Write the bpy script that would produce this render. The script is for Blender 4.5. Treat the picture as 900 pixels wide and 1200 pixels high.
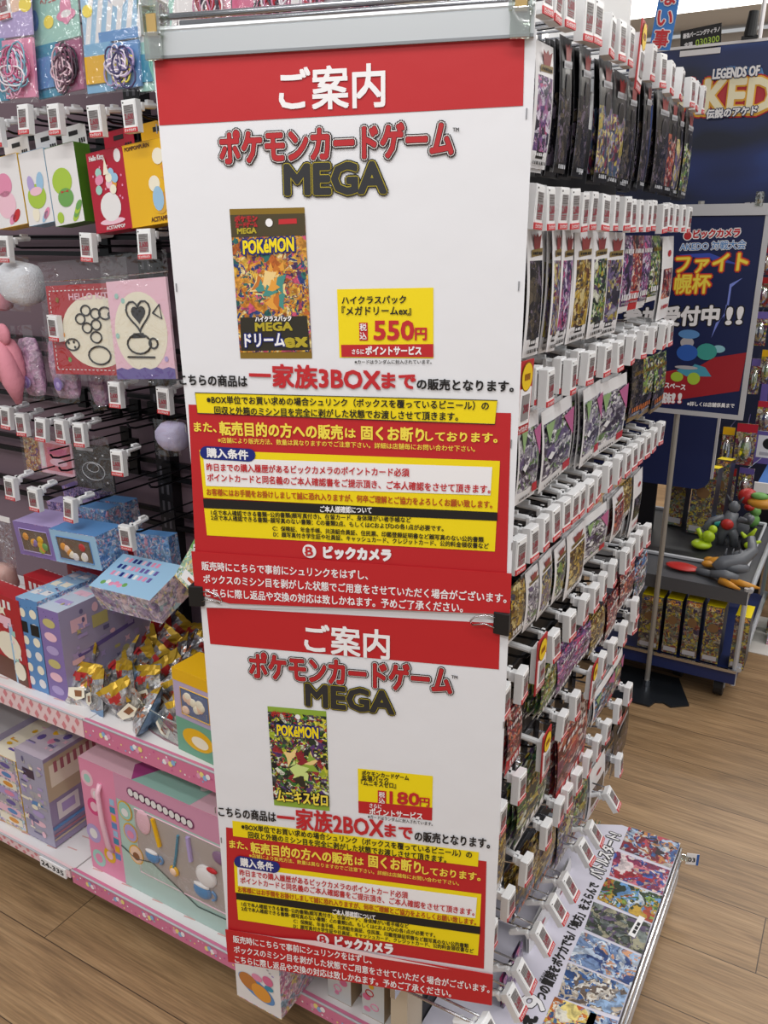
import bpy, bmesh, math, random
from mathutils import Vector, Matrix, Euler
random.seed(7)
SC = bpy.context.scene
for _o in list(bpy.data.objects): bpy.data.objects.remove(_o)
COL = SC.collection
R = math.radians
# ------------------------------------------------------------------ camera
F, YAW, PITCH, EYE = 970.0, R(30.2), R(18.5), Vector((0, 0, 1.45))
cd = bpy.data.cameras.new('camera'); cam = bpy.data.objects.new('camera', cd); COL.objects.link(cam)
cam.location = EYE; cam.rotation_euler = (R(90) - PITCH, 0, YAW)
cd.sensor_fit = 'VERTICAL'; cd.sensor_height = 36.0; cd.lens = F / 1200 * 36.0; cd.clip_start = .02
SC.camera = cam
# ------------------------------------------------------------------ world, light, exposure
w = bpy.data.worlds.new('world'); SC.world = w; w.use_nodes = True
w.node_tree.nodes['Background'].inputs[0].default_value = (.975, .985, 1.0, 1)
w.node_tree.nodes['Background'].inputs[1].default_value = .42
def area(name, loc, sx, sy, power, rot=(0, 0, 0), col=(1, .985, .965)):
    l = bpy.data.lights.new(name, 'AREA'); l.shape = 'RECTANGLE'; l.size = sx; l.size_y = sy; l.energy = power; l.color = col
    o = bpy.data.objects.new(name, l); COL.objects.link(o); o.location = loc; o.rotation_euler = rot
for i, (x, y, e) in enumerate([(-.3, -.9, 26), (-.3, .25, 15), (1.1, 1.2, 17), (-2.2, -.3, 12), (.9, 2.9, 24), (-.8, 5.0, 40), (1.2, 4.6, 24)]):
    area('ceiling_tube_light', (x, y, 2.62), 2.2, .16, e)
SC.view_settings.view_transform = 'Standard'; SC.view_settings.look = 'None'
SC.view_settings.gamma = 1; SC.view_settings.use_curve_mapping = False
SC.view_settings.exposure = .1
try:
    SC.cycles.max_bounces = 8; SC.cycles.transparent_max_bounces = 24
except Exception: pass
# ------------------------------------------------------------------ projection helpers (pixel -> point on a known plane)
FW = Vector((-math.sin(YAW) * math.cos(PITCH), math.cos(YAW) * math.cos(PITCH), -math.sin(PITCH)))
RT = Vector((math.cos(YAW), math.sin(YAW), 0)); UP = RT.cross(FW)
def ray(px, py): return FW + RT * ((px - 450) / F) - UP * ((py - 600) / F)
def at(px, py, ax, val):
    d = ray(px, py); return EYE + d * ((val - EYE[ax]) / d[ax])
# ------------------------------------------------------------------ materials
MATS = {}
def lin(h):
    h = h.lstrip('#'); c = [int(h[i:i + 2], 16) / 255 for i in (0, 2, 4)]
    return tuple(((x + .055) / 1.055) ** 2.4 if x > .04045 else x / 12.92 for x in c) + (1,)
def mat(name, col, rough=.5, metal=0, spec=.5, bump=0, bscale=40, emit=0):
    if name in MATS: return MATS[name]
    m = bpy.data.materials.new(name); m.use_nodes = True; nt = m.node_tree; b = nt.nodes['Principled BSDF']
    b.inputs['Base Color'].default_value = lin(col); b.inputs['Roughness'].default_value = rough
    b.inputs['Metallic'].default_value = metal; b.inputs['Specular IOR Level'].default_value = spec
    if emit:
        b.inputs['Emission Color'].default_value = lin(col); b.inputs['Emission Strength'].default_value = emit
    if bump:
        tc = nt.nodes.new('ShaderNodeTexCoord'); n = nt.nodes.new('ShaderNodeTexNoise'); n.inputs['Scale'].default_value = bscale
        n.inputs['Detail'].default_value = 3
        bp = nt.nodes.new('ShaderNodeBump'); bp.inputs['Strength'].default_value = bump; bp.inputs['Distance'].default_value = .01
        nt.links.new(tc.outputs['Object'], n.inputs['Vector']); nt.links.new(n.outputs['Fac'], bp.inputs['Height']); nt.links.new(bp.outputs[0], b.inputs['Normal'])
    MATS[name] = m; return m
def art(name, cols, scale=45, rough=.35, metal=0, warp=.5, detail=4, bump=0):
    """printed artwork: warped cells in a palette, shifted per object"""
    if name in MATS: return MATS[name]
    m = bpy.data.materials.new(name); m.use_nodes = True; nt = m.node_tree; N = nt.nodes; L = nt.links; b = N['Principled BSDF']
    tc = N.new('ShaderNodeTexCoord'); oi = N.new('ShaderNodeObjectInfo')
    mul = N.new('ShaderNodeVectorMath'); mul.operation = 'SCALE'; mul.inputs[0].default_value = (31, 17, 23); L.new(oi.outputs['Random'], mul.inputs['Scale'])
    ad = N.new('ShaderNodeVectorMath'); L.new(tc.outputs['Object'], ad.inputs[0]); L.new(mul.outputs[0], ad.inputs[1])
    nz = N.new('ShaderNodeTexNoise'); nz.inputs['Scale'].default_value = scale * .7; nz.inputs['Detail'].default_value = detail
    L.new(ad.outputs[0], nz.inputs['Vector'])
    s2 = N.new('ShaderNodeVectorMath'); s2.operation = 'SCALE'; s2.inputs['Scale'].default_value = warp * 4 / scale; L.new(nz.outputs['Color'], s2.inputs[0])
    a2 = N.new('ShaderNodeVectorMath'); L.new(ad.outputs[0], a2.inputs[0]); L.new(s2.outputs[0], a2.inputs[1])
    vo = N.new('ShaderNodeTexVoronoi'); vo.inputs['Scale'].default_value = scale; L.new(a2.outputs[0], vo.inputs['Vector'])
    sp = N.new('ShaderNodeSeparateColor'); L.new(vo.outputs['Color'], sp.inputs[0])
    cr = N.new('ShaderNodeValToRGB'); cr.color_ramp.interpolation = 'CONSTANT'
    el = cr.color_ramp.elements; n = len(cols)
    el[0].position = 0; el[0].color = lin(cols[0]); el[1].position = 1 / n; el[1].color = lin(cols[1 % n])
    for i in range(2, n):
        e = el.new(i / n); e.color = lin(cols[i])
    vf = N.new('ShaderNodeTexVoronoi'); vf.inputs['Scale'].default_value = scale * 3.1; L.new(a2.outputs[0], vf.inputs['Vector'])
    sf = N.new('ShaderNodeSeparateColor'); L.new(vf.outputs['Color'], sf.inputs[0])
    nm = N.new('ShaderNodeTexNoise'); nm.inputs['Scale'].default_value = scale * .8; nm.inputs['Detail'].default_value = 3; L.new(ad.outputs[0], nm.inputs['Vector'])
    st = N.new('ShaderNodeMapRange'); st.inputs[1].default_value = .46; st.inputs[2].default_value = .50; L.new(nm.outputs['Fac'], st.inputs[0])
    sel = N.new('ShaderNodeMix'); L.new(st.outputs[0], sel.inputs['Factor']); L.new(sp.outputs[0], sel.inputs['A']); L.new(sf.outputs[1], sel.inputs['B'])
    L.new(sel.outputs['Result'], cr.inputs[0])
    n2 = N.new('ShaderNodeTexNoise'); n2.inputs['Scale'].default_value = scale * 2.2; n2.inputs['Detail'].default_value = 5; L.new(a2.outputs[0], n2.inputs['Vector'])
    cr2 = N.new('ShaderNodeValToRGB'); cr2.color_ramp.elements[0].position = .36; cr2.color_ramp.elements[0].color = (.25, .25, .28, 1)
    cr2.color_ramp.elements[1].position = .6; cr2.color_ramp.elements[1].color = (1, 1, 1, 1); L.new(n2.outputs['Fac'], cr2.inputs[0])
    mx = N.new('ShaderNodeMix'); mx.data_type = 'RGBA'; mx.blend_type = 'MULTIPLY'; mx.inputs['Factor'].default_value = .75
    L.new(cr.outputs[0], mx.inputs['A']); L.new(cr2.outputs[0], mx.inputs['B'])
    L.new(mx.outputs['Result'], b.inputs['Base Color']); b.inputs['Roughness'].default_value = rough; b.inputs['Metallic'].default_value = metal
    if bump:
        bp = N.new('ShaderNodeBump'); bp.inputs['Strength'].default_value = bump; bp.inputs['Distance'].default_value = .01
        L.new(nz.outputs['Fac'], bp.inputs['Height']); L.new(bp.outputs[0], b.inputs['Normal'])
    MATS[name] = m; return m
def film(name, tint='#ffffff', clear=.8, rough=.12, bump=.6, bscale=60):
    if name in MATS: return MATS[name]
    m = bpy.data.materials.new(name); m.use_nodes = True; nt = m.node_tree; N = nt.nodes; L = nt.links
    N.remove(N['Principled BSDF']); out = N['Material Output']
    t = N.new('ShaderNodeBsdfTransparent'); t.inputs[0].default_value = lin(tint)
    g = N.new('ShaderNodeBsdfGlossy'); g.inputs['Roughness'].default_value = rough; g.inputs[0].default_value = (.95, .95, .95, 1)
    tc = N.new('ShaderNodeTexCoord'); n = N.new('ShaderNodeTexNoise'); n.inputs['Scale'].default_value = bscale; n.inputs['Detail'].default_value = 2
    n.inputs['Distortion'].default_value = 1.5
    bp = N.new('ShaderNodeBump'); bp.inputs['Strength'].default_value = bump; bp.inputs['Distance'].default_value = .02
    L.new(tc.outputs['Object'], n.inputs['Vector']); L.new(n.outputs['Fac'], bp.inputs['Height']); L.new(bp.outputs[0], g.inputs['Normal'])
    mx = N.new('ShaderNodeMixShader'); mx.inputs[0].default_value = 1 - clear
    L.new(t.outputs[0], mx.inputs[1]); L.new(g.outputs[0], mx.inputs[2]); L.new(mx.outputs[0], out.inputs[0])
    MATS[name] = m; return m
def wood(name):
    m = bpy.data.materials.new(name); m.use_nodes = True; nt = m.node_tree; N = nt.nodes; L = nt.links; b = N['Principled BSDF']
    tc = N.new('ShaderNodeTexCoord')
    br = N.new('ShaderNodeTexBrick'); br.inputs['Scale'].default_value = 1; br.inputs['Brick Width'].default_value = 1.35; br.inputs['Row Height'].default_value = .17
    br.inputs['Mortar Size'].default_value = .0012; br.inputs['Mortar Smooth'].default_value = .2; br.inputs['Color1'].default_value = (0, 0, 0, 1); br.inputs['Color2'].default_value = (1, 1, 1, 1)
    br.inputs['Mortar'].default_value = (.5, .5, .5, 1); br.offset = .37
    L.new(tc.outputs['Object'], br.inputs['Vector'])
    sh = N.new('ShaderNodeVectorMath'); sh.operation = 'MULTIPLY_ADD'; sh.inputs[1].default_value = (7, 3, 5); L.new(br.outputs['Color'], sh.inputs[0]); L.new(tc.outputs['Object'], sh.inputs[2])
    mp = N.new('ShaderNodeMapping'); mp.inputs['Scale'].default_value = (1.6, 13, 1); L.new(sh.outputs[0], mp.inputs[0])
    nz = N.new('ShaderNodeTexNoise'); nz.inputs['Scale'].default_value = 1.6; nz.inputs['Detail'].default_value = 7; nz.inputs['Distortion'].default_value = .9; nz.inputs['Roughness'].default_value = .62
    L.new(mp.outputs[0], nz.inputs['Vector'])
    cr = N.new('ShaderNodeValToRGB'); e = cr.color_ramp.elements
    e[0].position = .25; e[0].color = lin('#755c42'); e[1].position = .78; e[1].color = lin('#ab8d69')
    k = e.new(.5); k.color = lin('#967856')
    L.new(nz.outputs['Fac'], cr.inputs[0])
    mp2 = N.new('ShaderNodeMapping'); mp2.inputs['Scale'].default_value = (4, 120, 1); L.new(sh.outputs[0], mp2.inputs[0])
    n3 = N.new('ShaderNodeTexNoise'); n3.inputs['Scale'].default_value = 2; n3.inputs['Detail'].default_value = 4; L.new(mp2.outputs[0], n3.inputs['Vector'])
    m1 = N.new('ShaderNodeMix'); m1.data_type = 'RGBA'; m1.blend_type = 'OVERLAY'; m1.inputs['Factor'].default_value = .24
    L.new(cr.outputs[0], m1.inputs['A']); c3 = N.new('ShaderNodeValToRGB'); c3.color_ramp.elements[0].position = .3; c3.color_ramp.elements[1].position = .7; L.new(n3.outputs['Fac'], c3.inputs[0]); L.new(c3.outputs[0], m1.inputs['B'])
    hs = N.new('ShaderNodeHueSaturation'); hs.inputs['Saturation'].default_value = 1.0
    mr = N.new('ShaderNodeMapRange'); mr.inputs['To Min'].default_value = .9; mr.inputs['To Max'].default_value = 1.1
    L.new(br.outputs['Color'], mr.inputs[0]); L.new(mr.outputs[0], hs.inputs['Value']); L.new(m1.outputs['Result'], hs.inputs['Color'])
    m2 = N.new('ShaderNodeMix'); m2.data_type = 'RGBA'; m2.inputs['B'].default_value = lin('#4a3828'); L.new(br.outputs['Fac'], m2.inputs['Factor']); L.new(hs.outputs[0], m2.inputs['A'])
    L.new(m2.outputs['Result'], b.inputs['Base Color']); b.inputs['Roughness'].default_value = .42
    return m
WHITE = mat('white_plastic', '#e9e9ea', .4); PAPER = mat('poster_paper', '#e8e8ec', .55, bump=.12, bscale=14)
BLACK = mat('black', '#141416', .45); DARK = mat('dark_metal', '#1d1c20', .4, .3); CHROME = mat('chrome', '#c9cbd0', .18, 1)
WIRE = mat('black_wire', '#191a1d', .3, .6); GREY = mat('grey_plastic', '#b9bbc0', .45); RED = mat('print_red', '#bf2026', .5, bump=.08, bscale=14)
YEL = mat('print_yellow', '#f6dc0a', .5); INK = mat('ink_black', '#161314', .55); INKR = mat('ink_red', '#c3242b', .55); INKW = mat('ink_white', '#f3f1f2', .5)
INKB = mat('ink_brown', '#b34d18', .55); NAVY = mat('ink_navy', '#15257a', .5); INKY = mat('ink_yellow', '#f7e04e', .5)
EINK = mat('eink_screen', '#8f8b8b', .5); EINKD = mat('eink_digits', '#8f2f3c', .5); EINKG = mat('eink_text', '#66605f', .5); BRAND = mat('brand_red', '#cf3a3f', .45)
CLEAR = film('clear_film', '#ffffff', .88, .1, .5, 26); HARD = film('clear_plastic', '#dfe8e0', .52, .12, .15, 30); SOFTF = film('milky_film', '#f3ecf4', .7, .2, .8, 45)
# ------------------------------------------------------------------ mesh builder
TXT = {}
def glyphs(s):
    if s in TXT: return TXT[s]
    cu = bpy.data.curves.new('lettering', 'FONT'); cu.body = s; cu.size = 1; cu.resolution_u = 2
    o = bpy.data.objects.new('lettering', cu); COL.objects.link(o)
    dg = bpy.context.evaluated_depsgraph_get(); me = bpy.data.meshes.new_from_object(o.evaluated_get(dg))
    vs = [(v.co.x, v.co.y) for v in me.vertices]; fs = [tuple(p.vertices) for p in me.polygons]
    bpy.data.objects.remove(o); bpy.data.curves.remove(cu); bpy.data.meshes.remove(me)
    TXT[s] = (vs, fs); return TXT[s]
_k = glyphs('国'); KZ0 = min(v[1] for v in _k[0]); KZ1 = max(v[1] for v in _k[0])
_l = glyphs('E'); LZ0 = min(v[1] for v in _l[0]); LZ1 = max(v[1] for v in _l[0])
class MB:
    def __init__(s): s.v = []; s.f = []; s.m = []; s.M = Matrix()
    def add(s, vs, fs, m):
        b = len(s.v); s.v += [s.M @ Vector(v) for v in vs]; s.f += [tuple(i + b for i in f) for f in fs]
        s.m += m if isinstance(m, list) else [m] * len(fs)
    def box(s, x0, x1, y0, y1, z0, z1, m, **kw):
        """faces: front -y, back +y, left -x, right +x, top, bottom"""
        vs = [(x, y, z) for z in (z0, z1) for y in (y0, y1) for x in (x0, x1)]
        fs = [(0, 1, 5, 4), (3, 2, 6, 7), (2, 0, 4, 6), (1, 3, 7, 5), (4, 5, 7, 6), (2, 3, 1, 0)]
        s.add(vs, fs, [kw.get(k, m) for k in ('front', 'back', 'left', 'right', 'top', 'bottom')])
    def quad(s, pts, m): s.add(pts, [tuple(range(len(pts)))], m)
    def tube(s, pts, r, m, n=6, caps=True, closed=False):
        pts = [Vector(p) for p in pts]; vs = []; fs = []; k = len(pts); prev = None
        for i, p in enumerate(pts):
            a = pts[(i - 1) % k] if (i or closed) else p; b = pts[(i + 1) % k] if (i < k - 1 or closed) else p
            t = (b - a).normalized()
            q = prev if prev is not None else (Vector((0, 0, 1)) if abs(t.z) < .9 else Vector((1, 0, 0)))
            u = (q - t * q.dot(t)).normalized(); prev = u; v = t.cross(u)
            rr = r[i] if isinstance(r, (list, tuple)) else r
            vs += [p + (u * math.cos(2 * math.pi * j / n) + v * math.sin(2 * math.pi * j / n)) * rr for j in range(n)]
        for i in range(k if closed else k - 1):
            i2 = (i + 1) % k
            fs += [(i * n + j, i * n + (j + 1) % n, i2 * n + (j + 1) % n, i2 * n + j) for j in range(n)]
        if caps and not closed: fs += [tuple(range(n - 1, -1, -1)), tuple((k - 1) * n + j for j in range(n))]
        s.add(vs, fs, m)
    def disc(s, c, rx, rz, y, m, n=20, rot=0):
        """flat ellipse facing -y"""
        cs, sn = math.cos(rot), math.sin(rot); P = []
        for i in range(n):
            a = 2 * math.pi * i / n; X, Z = rx * math.cos(a), rz * math.sin(a); P.append((c[0] + X * cs - Z * sn, y, c[1] + X * sn + Z * cs))
        s.quad(P, m)
    def poly(s, pts, y, m): s.quad([(p[0], y, p[1]) for p in pts], m)
    def prism(s, pts, y0, y1, m, mside=None):
        n = len(pts); vs = [(p[0], y0, p[1]) for p in pts] + [(p[0], y1, p[1]) for p in pts]
        fs = [tuple(range(n)), tuple(range(2 * n - 1, n - 1, -1))] + [(i, i + n, (i + 1) % n + n, (i + 1) % n) for i in range(n)]
        s.add(vs, fs, [m, m] + [mside or m] * n)
    def ball(s, c, r, m, nu=14, nv=9):
        rx, ry, rz = r if isinstance(r, (tuple, list)) else (r, r, r); vs = []; fs = []
        for j in range(nv + 1):
            t = math.pi * j / nv
            for i in range(nu):
                a = 2 * math.pi * i / nu; vs.append((c[0] + rx * math.sin(t) * math.cos(a), c[1] + ry * math.sin(t) * math.sin(a), c[2] + rz * math.cos(t)))
        for j in range(nv): fs += [(j * nu + i, (j + 1) * nu + i, (j + 1) * nu + (i + 1) % nu, j * nu + (i + 1) % nu) for i in range(nu)]
        s.add(vs, fs, m)
    def text(s, t, p0, p1, h, m, bold=0, y=0, up=(0, 1), latin=False, rings=4):
        """lettering facing -y; p0, p1 = (x,z) of the line's left and right centre, h = height of a full character"""
        vs, fs = glyphs(t)
        if not vs: return
        x0 = min(v[0] for v in vs); x1 = max(v[0] for v in vs); a0, a1 = (LZ0, LZ1) if latin else (KZ0, KZ1)
        dx, dz = p1[0] - p0[0], p1[1] - p0[1]; L = x1 - x0; sc = h / (a1 - a0); mid = (a0 + a1) / 2
        offs = [(0, 0)] if not bold else [(bold * math.cos(2 * math.pi * (i + .5) / rings), bold * math.sin(2 * math.pi * (i + .5) / rings)) for i in range(rings)]
        if bold > .0015: offs += [(0, 0)] + [(bold * f * math.cos(2 * math.pi * i / 6), bold * f * math.sin(2 * math.pi * i / 6)) for i in range(6) for f in ((.5,) if bold < .008 else (.3, .62))]
        V = []; Fc = []
        for k, (ox, oz) in enumerate(offs):
            b = len(V)
            for (gx, gz) in vs:
                f = (gx - x0) / L; g = (gz - mid) * sc
                V.append((p0[0] + dx * f + up[0] * g + ox, y - k * 2e-6, p0[1] + dz * f + up[1] * g + oz))
            Fc += [tuple(i + b for i in q) for q in fs]
        s.add(V, Fc, m)
    def build(s, name, parent=None, smooth=False, loc=None, rot=None, bevel=0):
        me = bpy.data.meshes.new(name); me.from_pydata([tuple(v) for v in s.v], [], s.f)
        ms = []
        for m in s.m:
            if m not in ms: ms.append(m)
        for m in ms: me.materials.append(m)
        ix = {m: i for i, m in enumerate(ms)}
        me.polygons.foreach_set('material_index', [ix[m] for m in s.m])
        if smooth: me.polygons.foreach_set('use_smooth', [True] * len(me.polygons))
        me.update()
        o = bpy.data.objects.new(name, me); COL.objects.link(o)
        if parent: o.parent = parent
        if loc is not None: o.location = loc
        if rot is not None: o.rotation_euler = rot
        if bevel:
            b = o.modifiers.new('edge', 'BEVEL'); b.width = bevel; b.segments = 2; b.limit_method = 'ANGLE'; b.angle_limit = R(50)
        return o
def tag(o, label, cat, group=None):
    o['label'] = label; o['category'] = cat
    if group: o['group'] = group
    return o
def empty(name, loc=(0, 0, 0), rot=(0, 0, 0)):
    o = bpy.data.objects.new(name, None); COL.objects.link(o); o.location = loc; o.rotation_euler = rot; o.empty_display_size = .05; return o
def copy_tree(o, parent=None):
    c = o.copy(); COL.objects.link(c); c.parent = parent
    for ch in list(o.children): copy_tree(ch, c)
    return c
def struct(o): o['kind'] = 'structure'; return o
ORD = 'first second third fourth fifth sixth seventh eighth ninth tenth eleventh twelfth thirteenth fourteenth fifteenth sixteenth seventeenth eighteenth nineteenth twentieth'.split()
def arc(cx, cz, rx, rz, a0, a1, n, y): return [(cx + rx * math.cos(R(a0 + (a1 - a0) * i / n)), y, cz + rz * math.sin(R(a0 + (a1 - a0) * i / n))) for i in range(n + 1)]

# ================================================================== the room
b = MB(); b.box(-6, 4, -4, 7, -.05, 0, wood('wood_plank_floor')); struct(b.build('floor'))
b = MB(); b.box(-6, 4, 6.0, 6.1, 0, 2.62, mat('wall_beige', '#a79f96', .8)); struct(b.build('wall_back'))
b = MB(); b.box(-6, 4, 2.2, 6.1, 2.66, 2.72, mat('ceiling_white', '#d6d3cd', .8)); struct(b.build('ceiling'))
b = MB(); b.box(-.9, 1.6, 3.02, 3.36, .0005, .0025, mat('pale_floor_tile', '#d8d3cc', .4)); struct(b.build('trim_1'))
t = empty('ceiling_light', (-.3, 4.2, 2.46))
b = MB(); b.box(-1.6, 1.6, -.09, .09, -.02, 0, WHITE); [b.tube([(x, 0, 0), (x, 0, .2)], .006, WHITE, 6) for x in (-1.2, 1.2)]; b.build('housing', t)
b = MB(); b.tube([(-1.58, 0, -.05), (1.58, 0, -.05)], .045, mat('lamp_tube', '#fffaf0', .3, emit=5), 10); b.build('tube', t)
tag(t, 'long white fluorescent ceiling light above the navy display', 'ceiling light')

# ================================================================== gondola (double sided, end towards +x)
PX = -.50                      # face of the end panel
BKY = 1.37                     # face of the pegboard on the long side
g = empty('shelving_gondola', (-1.2, 1.4, 0))
def gp(name, mb): 
    mb2 = mb; mb2.v = [v - Vector((-1.2, 1.4, 0)) for v in mb2.v]; return mb2.build(name, g)
MAUVE = mat('mauve_pegboard', '#75606a', .55); ENDP = mat('end_panel_black', '#1b1b1e', .5); BEIGE = mat('beige_post', '#cdbfa9', .5)
b = MB(); b.box(-3.2, PX - .03, BKY, BKY + .03, .08, 1.98, MAUVE); gp('back_panel', b)
b = MB(); b.box(PX - .03, PX, .99, 1.80, .08, 1.63, ENDP)
for i in range(15): b.box(PX, PX + .003, 1.0, 1.79, .16 + i * .1, .165 + i * .1, mat('slot_line', '#3a3a3f', .4))
gp('end_panel', b)
b = MB(); b.box(PX - .03, PX, .95, 1.80, 1.63, 1.98, mat('ceiling_standin_white', '#e4e4e4', .5)); gp('ceiling_standin_panel', b)  # white panel added to stand in for bright ceiling behind the hook gaps
for x in (-1.37, -2.27):
    b = MB(); b.box(x - .022, x + .022, BKY - .03, BKY, .05, 1.98, DARK)
    for i in range(44):
        for dx in (-.012, .005): b.box(x + dx, x + dx + .007, BKY - .0305, BKY - .03, .12 + i * .042, .145 + i * .042, mat('slot_grey', '#55535a', .4))
    gp('upright', b)
b = MB(); b.box(PX - .028, PX + .004, .93, .985, .03, 1.98, BEIGE); gp('corner_post', b)
b = MB(); b.box(-3.2, PX, .99, 1.40, .02, .09, mat('plinth_dark', '#2a2422', .6)); gp('plinth', b)
for z in (1.655, 1.445, 1.21, 1.10, .95, .83):
    b = MB()
    for dz in (0, -.035): b.box(-3.2, PX - .04, BKY - .028, BKY - .016, z + dz - .005, z + dz + .005, WIRE)
    gp('crossbar', b)
tag(g, 'tall black double-sided shelving gondola with mauve pegboard back, behind the posters', 'shelving')

# -------- shelves on the long side
PINKR = mat('pink_rail', '#d77a9d', .4); SHW = mat('shelf_white', '#e9e6e6', .45); DASH = mat('shelf_dash', '#d9a9a6', .5)
PALEP = mat('pale_pink', '#f0d3d6', .45); DOTS = [mat('dot_%d' % i, c, .45) for i, c in enumerate(['#f3e08a', '#8fb7e0', '#f7f1f3', '#e8a1c2', '#c95b93', '#9ed3c0'])]
def shelf(x0, x1, zt, yf, yb, rail_h, style, label):
    s = empty('display_shelf', ((x0 + x1) / 2, (yf + yb) / 2, zt - .03)); O = Vector(s.location)
    b = MB(); b.M = Matrix.Translation(-O); b.box(x0, x1, yf + .004, yb, zt - .022, zt, SHW)
    if style != 'mid':
        x = x0 + .03; k = 0
        while x < x1 - .06:
            for j in range(9):
                y = yf + .025 + j * .042 + (k % 2) * .02
                if y < yb - .01: b.quad([(x, y, zt + .0004), (x + .028, y + .003, zt + .0004), (x + .028, y + .006, zt + .0004), (x, y + .003, zt + .0004)], DASH)
            x += .045; k += 1
    b.build('board', s)
    b = MB(); b.M = Matrix.Translation(-O); z0, z1 = zt + .006 - rail_h, zt + .006
    if style.endswith('check'):
        b.box(x0, x1, yf - .006, yf + .004, z0, z1, PALEP); n = int((x1 - x0) / .014); h = (z1 - z0) / 2
        for i in range(n):
            for j in range(2):
                if (i + j) % 2: 
                    X = x0 + i * .014; b.poly([(X + .007, z0 + j * h), (X + .014, z0 + (j + .5) * h), (X + .007, z0 + (j + 1) * h), (X, z0 + (j + .5) * h)], yf - .0065, mat('check_pink', '#dc8b93', .45))
    else:
        b.box(x0, x1, yf - .006, yf + .004, z0, z1, PINKR)
        for i in range(int((x1 - x0) / .011)):
            b.disc((x0 + .006 + i * .011, z0 + (z1 - z0) * random.uniform(.2, .85)), .0022, .0022, yf - .0066, DOTS[(i * 7 + i // 3) % 6], 8)
        for i in range(int((x1 - x0) / .085)):
            X = x0 + .05 + i * .085
            for k in range(4): b.disc((X + k * .0075, z0 + (z1 - z0) * (.55 + .12 * (k % 2))), .0055, .006, yf - .0069 - k * .0001, DOTS[(k + i) % 4], 10)
    b.tube([(x0, yf - .005, z1), (x1, yf - .005, z1)], .0022, GREY, 6)
    rail = b.build('price_rail', s)
    tag(s, label, 'shelf'); return s, O
shelf(-3.2, -1.245, .525, .945, BKY, .042, 'midcheck', 'white middle shelf with pink checked rail, under the red and lilac boxes')
shelf(-1.243, -.535, .525, .945, BKY, .042, 'mid', 'white middle shelf with hot pink dotted rail, under the foil bags')
s, O = shelf(-3.2, -1.345, .115, .937, BKY, .022, 'check', 'white bottom shelf with pink checked rail and location label, far left')
b = MB(); b.M = Matrix.Translation(-O); xl = at(48, 1008, 1, .93).x; xr = at(78, 1024, 1, .93).x
b.box(xl, xr, .927, .931, .0945, .119, INKW); b.text('24-335', (xl + .006, .107), (xr - .006, .107), .012, INK, .0006, .9265, latin=True); lb = b.build('location_label', s); lb['label'] = 'white label with black numbers'
shelf(-1.338, -.535, .118, .937, BKY, .033, 'dots', 'white bottom shelf with hot pink dotted rail, under the big pink box')

# ================================================================== electronic price tags and hooks
def make_tag():
    b = MB(); W, H, D = .0155, .025, .012
    b.box(-W, W, 0, D, -H, H, WHITE); b.box(-W + .002, W - .002, -.0012, 0, -H + .007, H - .002, mat('bezel_white', '#f4f4f4', .35))
    b.box(-W + .003, -W + .006, -.0016, -.001, H - .0055, H - .0035, INK)
    r = b.build('price_tag', bevel=.0012)
    b = MB(); b.box(-.0105, .0105, -.0016, -.001, -.0135, .0165, EINK)
    for i in range(4): b.box(-.009, .004 + (i % 2) * .005, -.0018, -.0016, .0142 - i * .0028, .0155 - i * .0028, EINKG)
    b.text('2,600', (-.0095, -.001), (.0095, -.001), .0085, EINKD, .0005, -.0018, latin=True)
    for i in range(3): b.box(-.009, .008 - i * .002, -.0018, -.0016, -.0085 - i * .0022, -.0075 - i * .0022, EINKD)
    b.build('screen', r)
    b = MB(); b.box(-.0148, .0148, -.0018, .001, -.0245, -.0172, BRAND); b.text('ビックカメラ', (-.012, -.0209), (.012, -.0209), .0042, INKW, .0002, -.0021); b.build('brand_strip', r)
    b = MB(); b.box(-.006, .006, D, D + .012, .004, .020, WHITE); b.box(-.009, .009, D + .010, D + .016, .010, .023, WHITE)
    b.tube([(0, D + .014, .019), (0, D + .05, .0225)], .0052, WHITE, 8); b.box(-.0035, .0035, D + .03, D + .045, .023, .030, WHITE)
    b.build('clip_arm', r, bevel=.0008)
    return r
def make_red():
    b = MB(); W, H = .022, .046
    b.box(-W, W, .001, .003, -H, H, mat('red_card', '#b5272c', .5)); b.box(-W + .004, W - .004, 0, .001, -H + .012, H - .034, INKW)
    b.text('ビックカメラ', (-.017, -.0405), (.017, -.0405), .0075, INKW, .0003, .0006)
    r = b.build('red_price_card')
    b = MB(); b.disc((0, .026), .017, .017, -.0004, mat('yellow_disc', '#f0c915', .5), 24); b.disc((0, .026), .0185, .0185, -.0001, mat('disc_rim', '#8a5b16', .5), 24); [b.box(-.009 + i * .0047, -.006 + i * .0047, -.0009, -.0007, .022, .030, mat('badge_ink', '#9a5a10', .5)) for i in range(4)]; b.build('yellow_badge', r)
    b = MB(); b.box(-.0105, .0105, -.0016, .0005, -.028, .004, EINK); b.text('200', (-.009, -.013), (.009, -.013), .01, EINKD, .0005, -.002, latin=True); b.build('screen', r)
    b = MB(); b.box(-.014, .014, .003, .014, -.03, .03, WHITE); b.tube([(0, .016, .019), (0, .06, .0225)], .0052, WHITE, 8); b.build('clip_arm', r)
    return r
TAG0, RED0 = make_tag(), make_red(); _used = {}
def put_tag(loc, rotz, label, group, red=False, tilt=0, roll=0):
    p = RED0 if red else TAG0
    o = p if p.name not in _used else copy_tree(p); _used[p.name] = 1
    o.location = loc; o.rotation_euler = Euler((tilt, roll, rotz), 'XYZ'); tag(o, label, 'price tag', group); return o
HOOKM = {}
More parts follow.
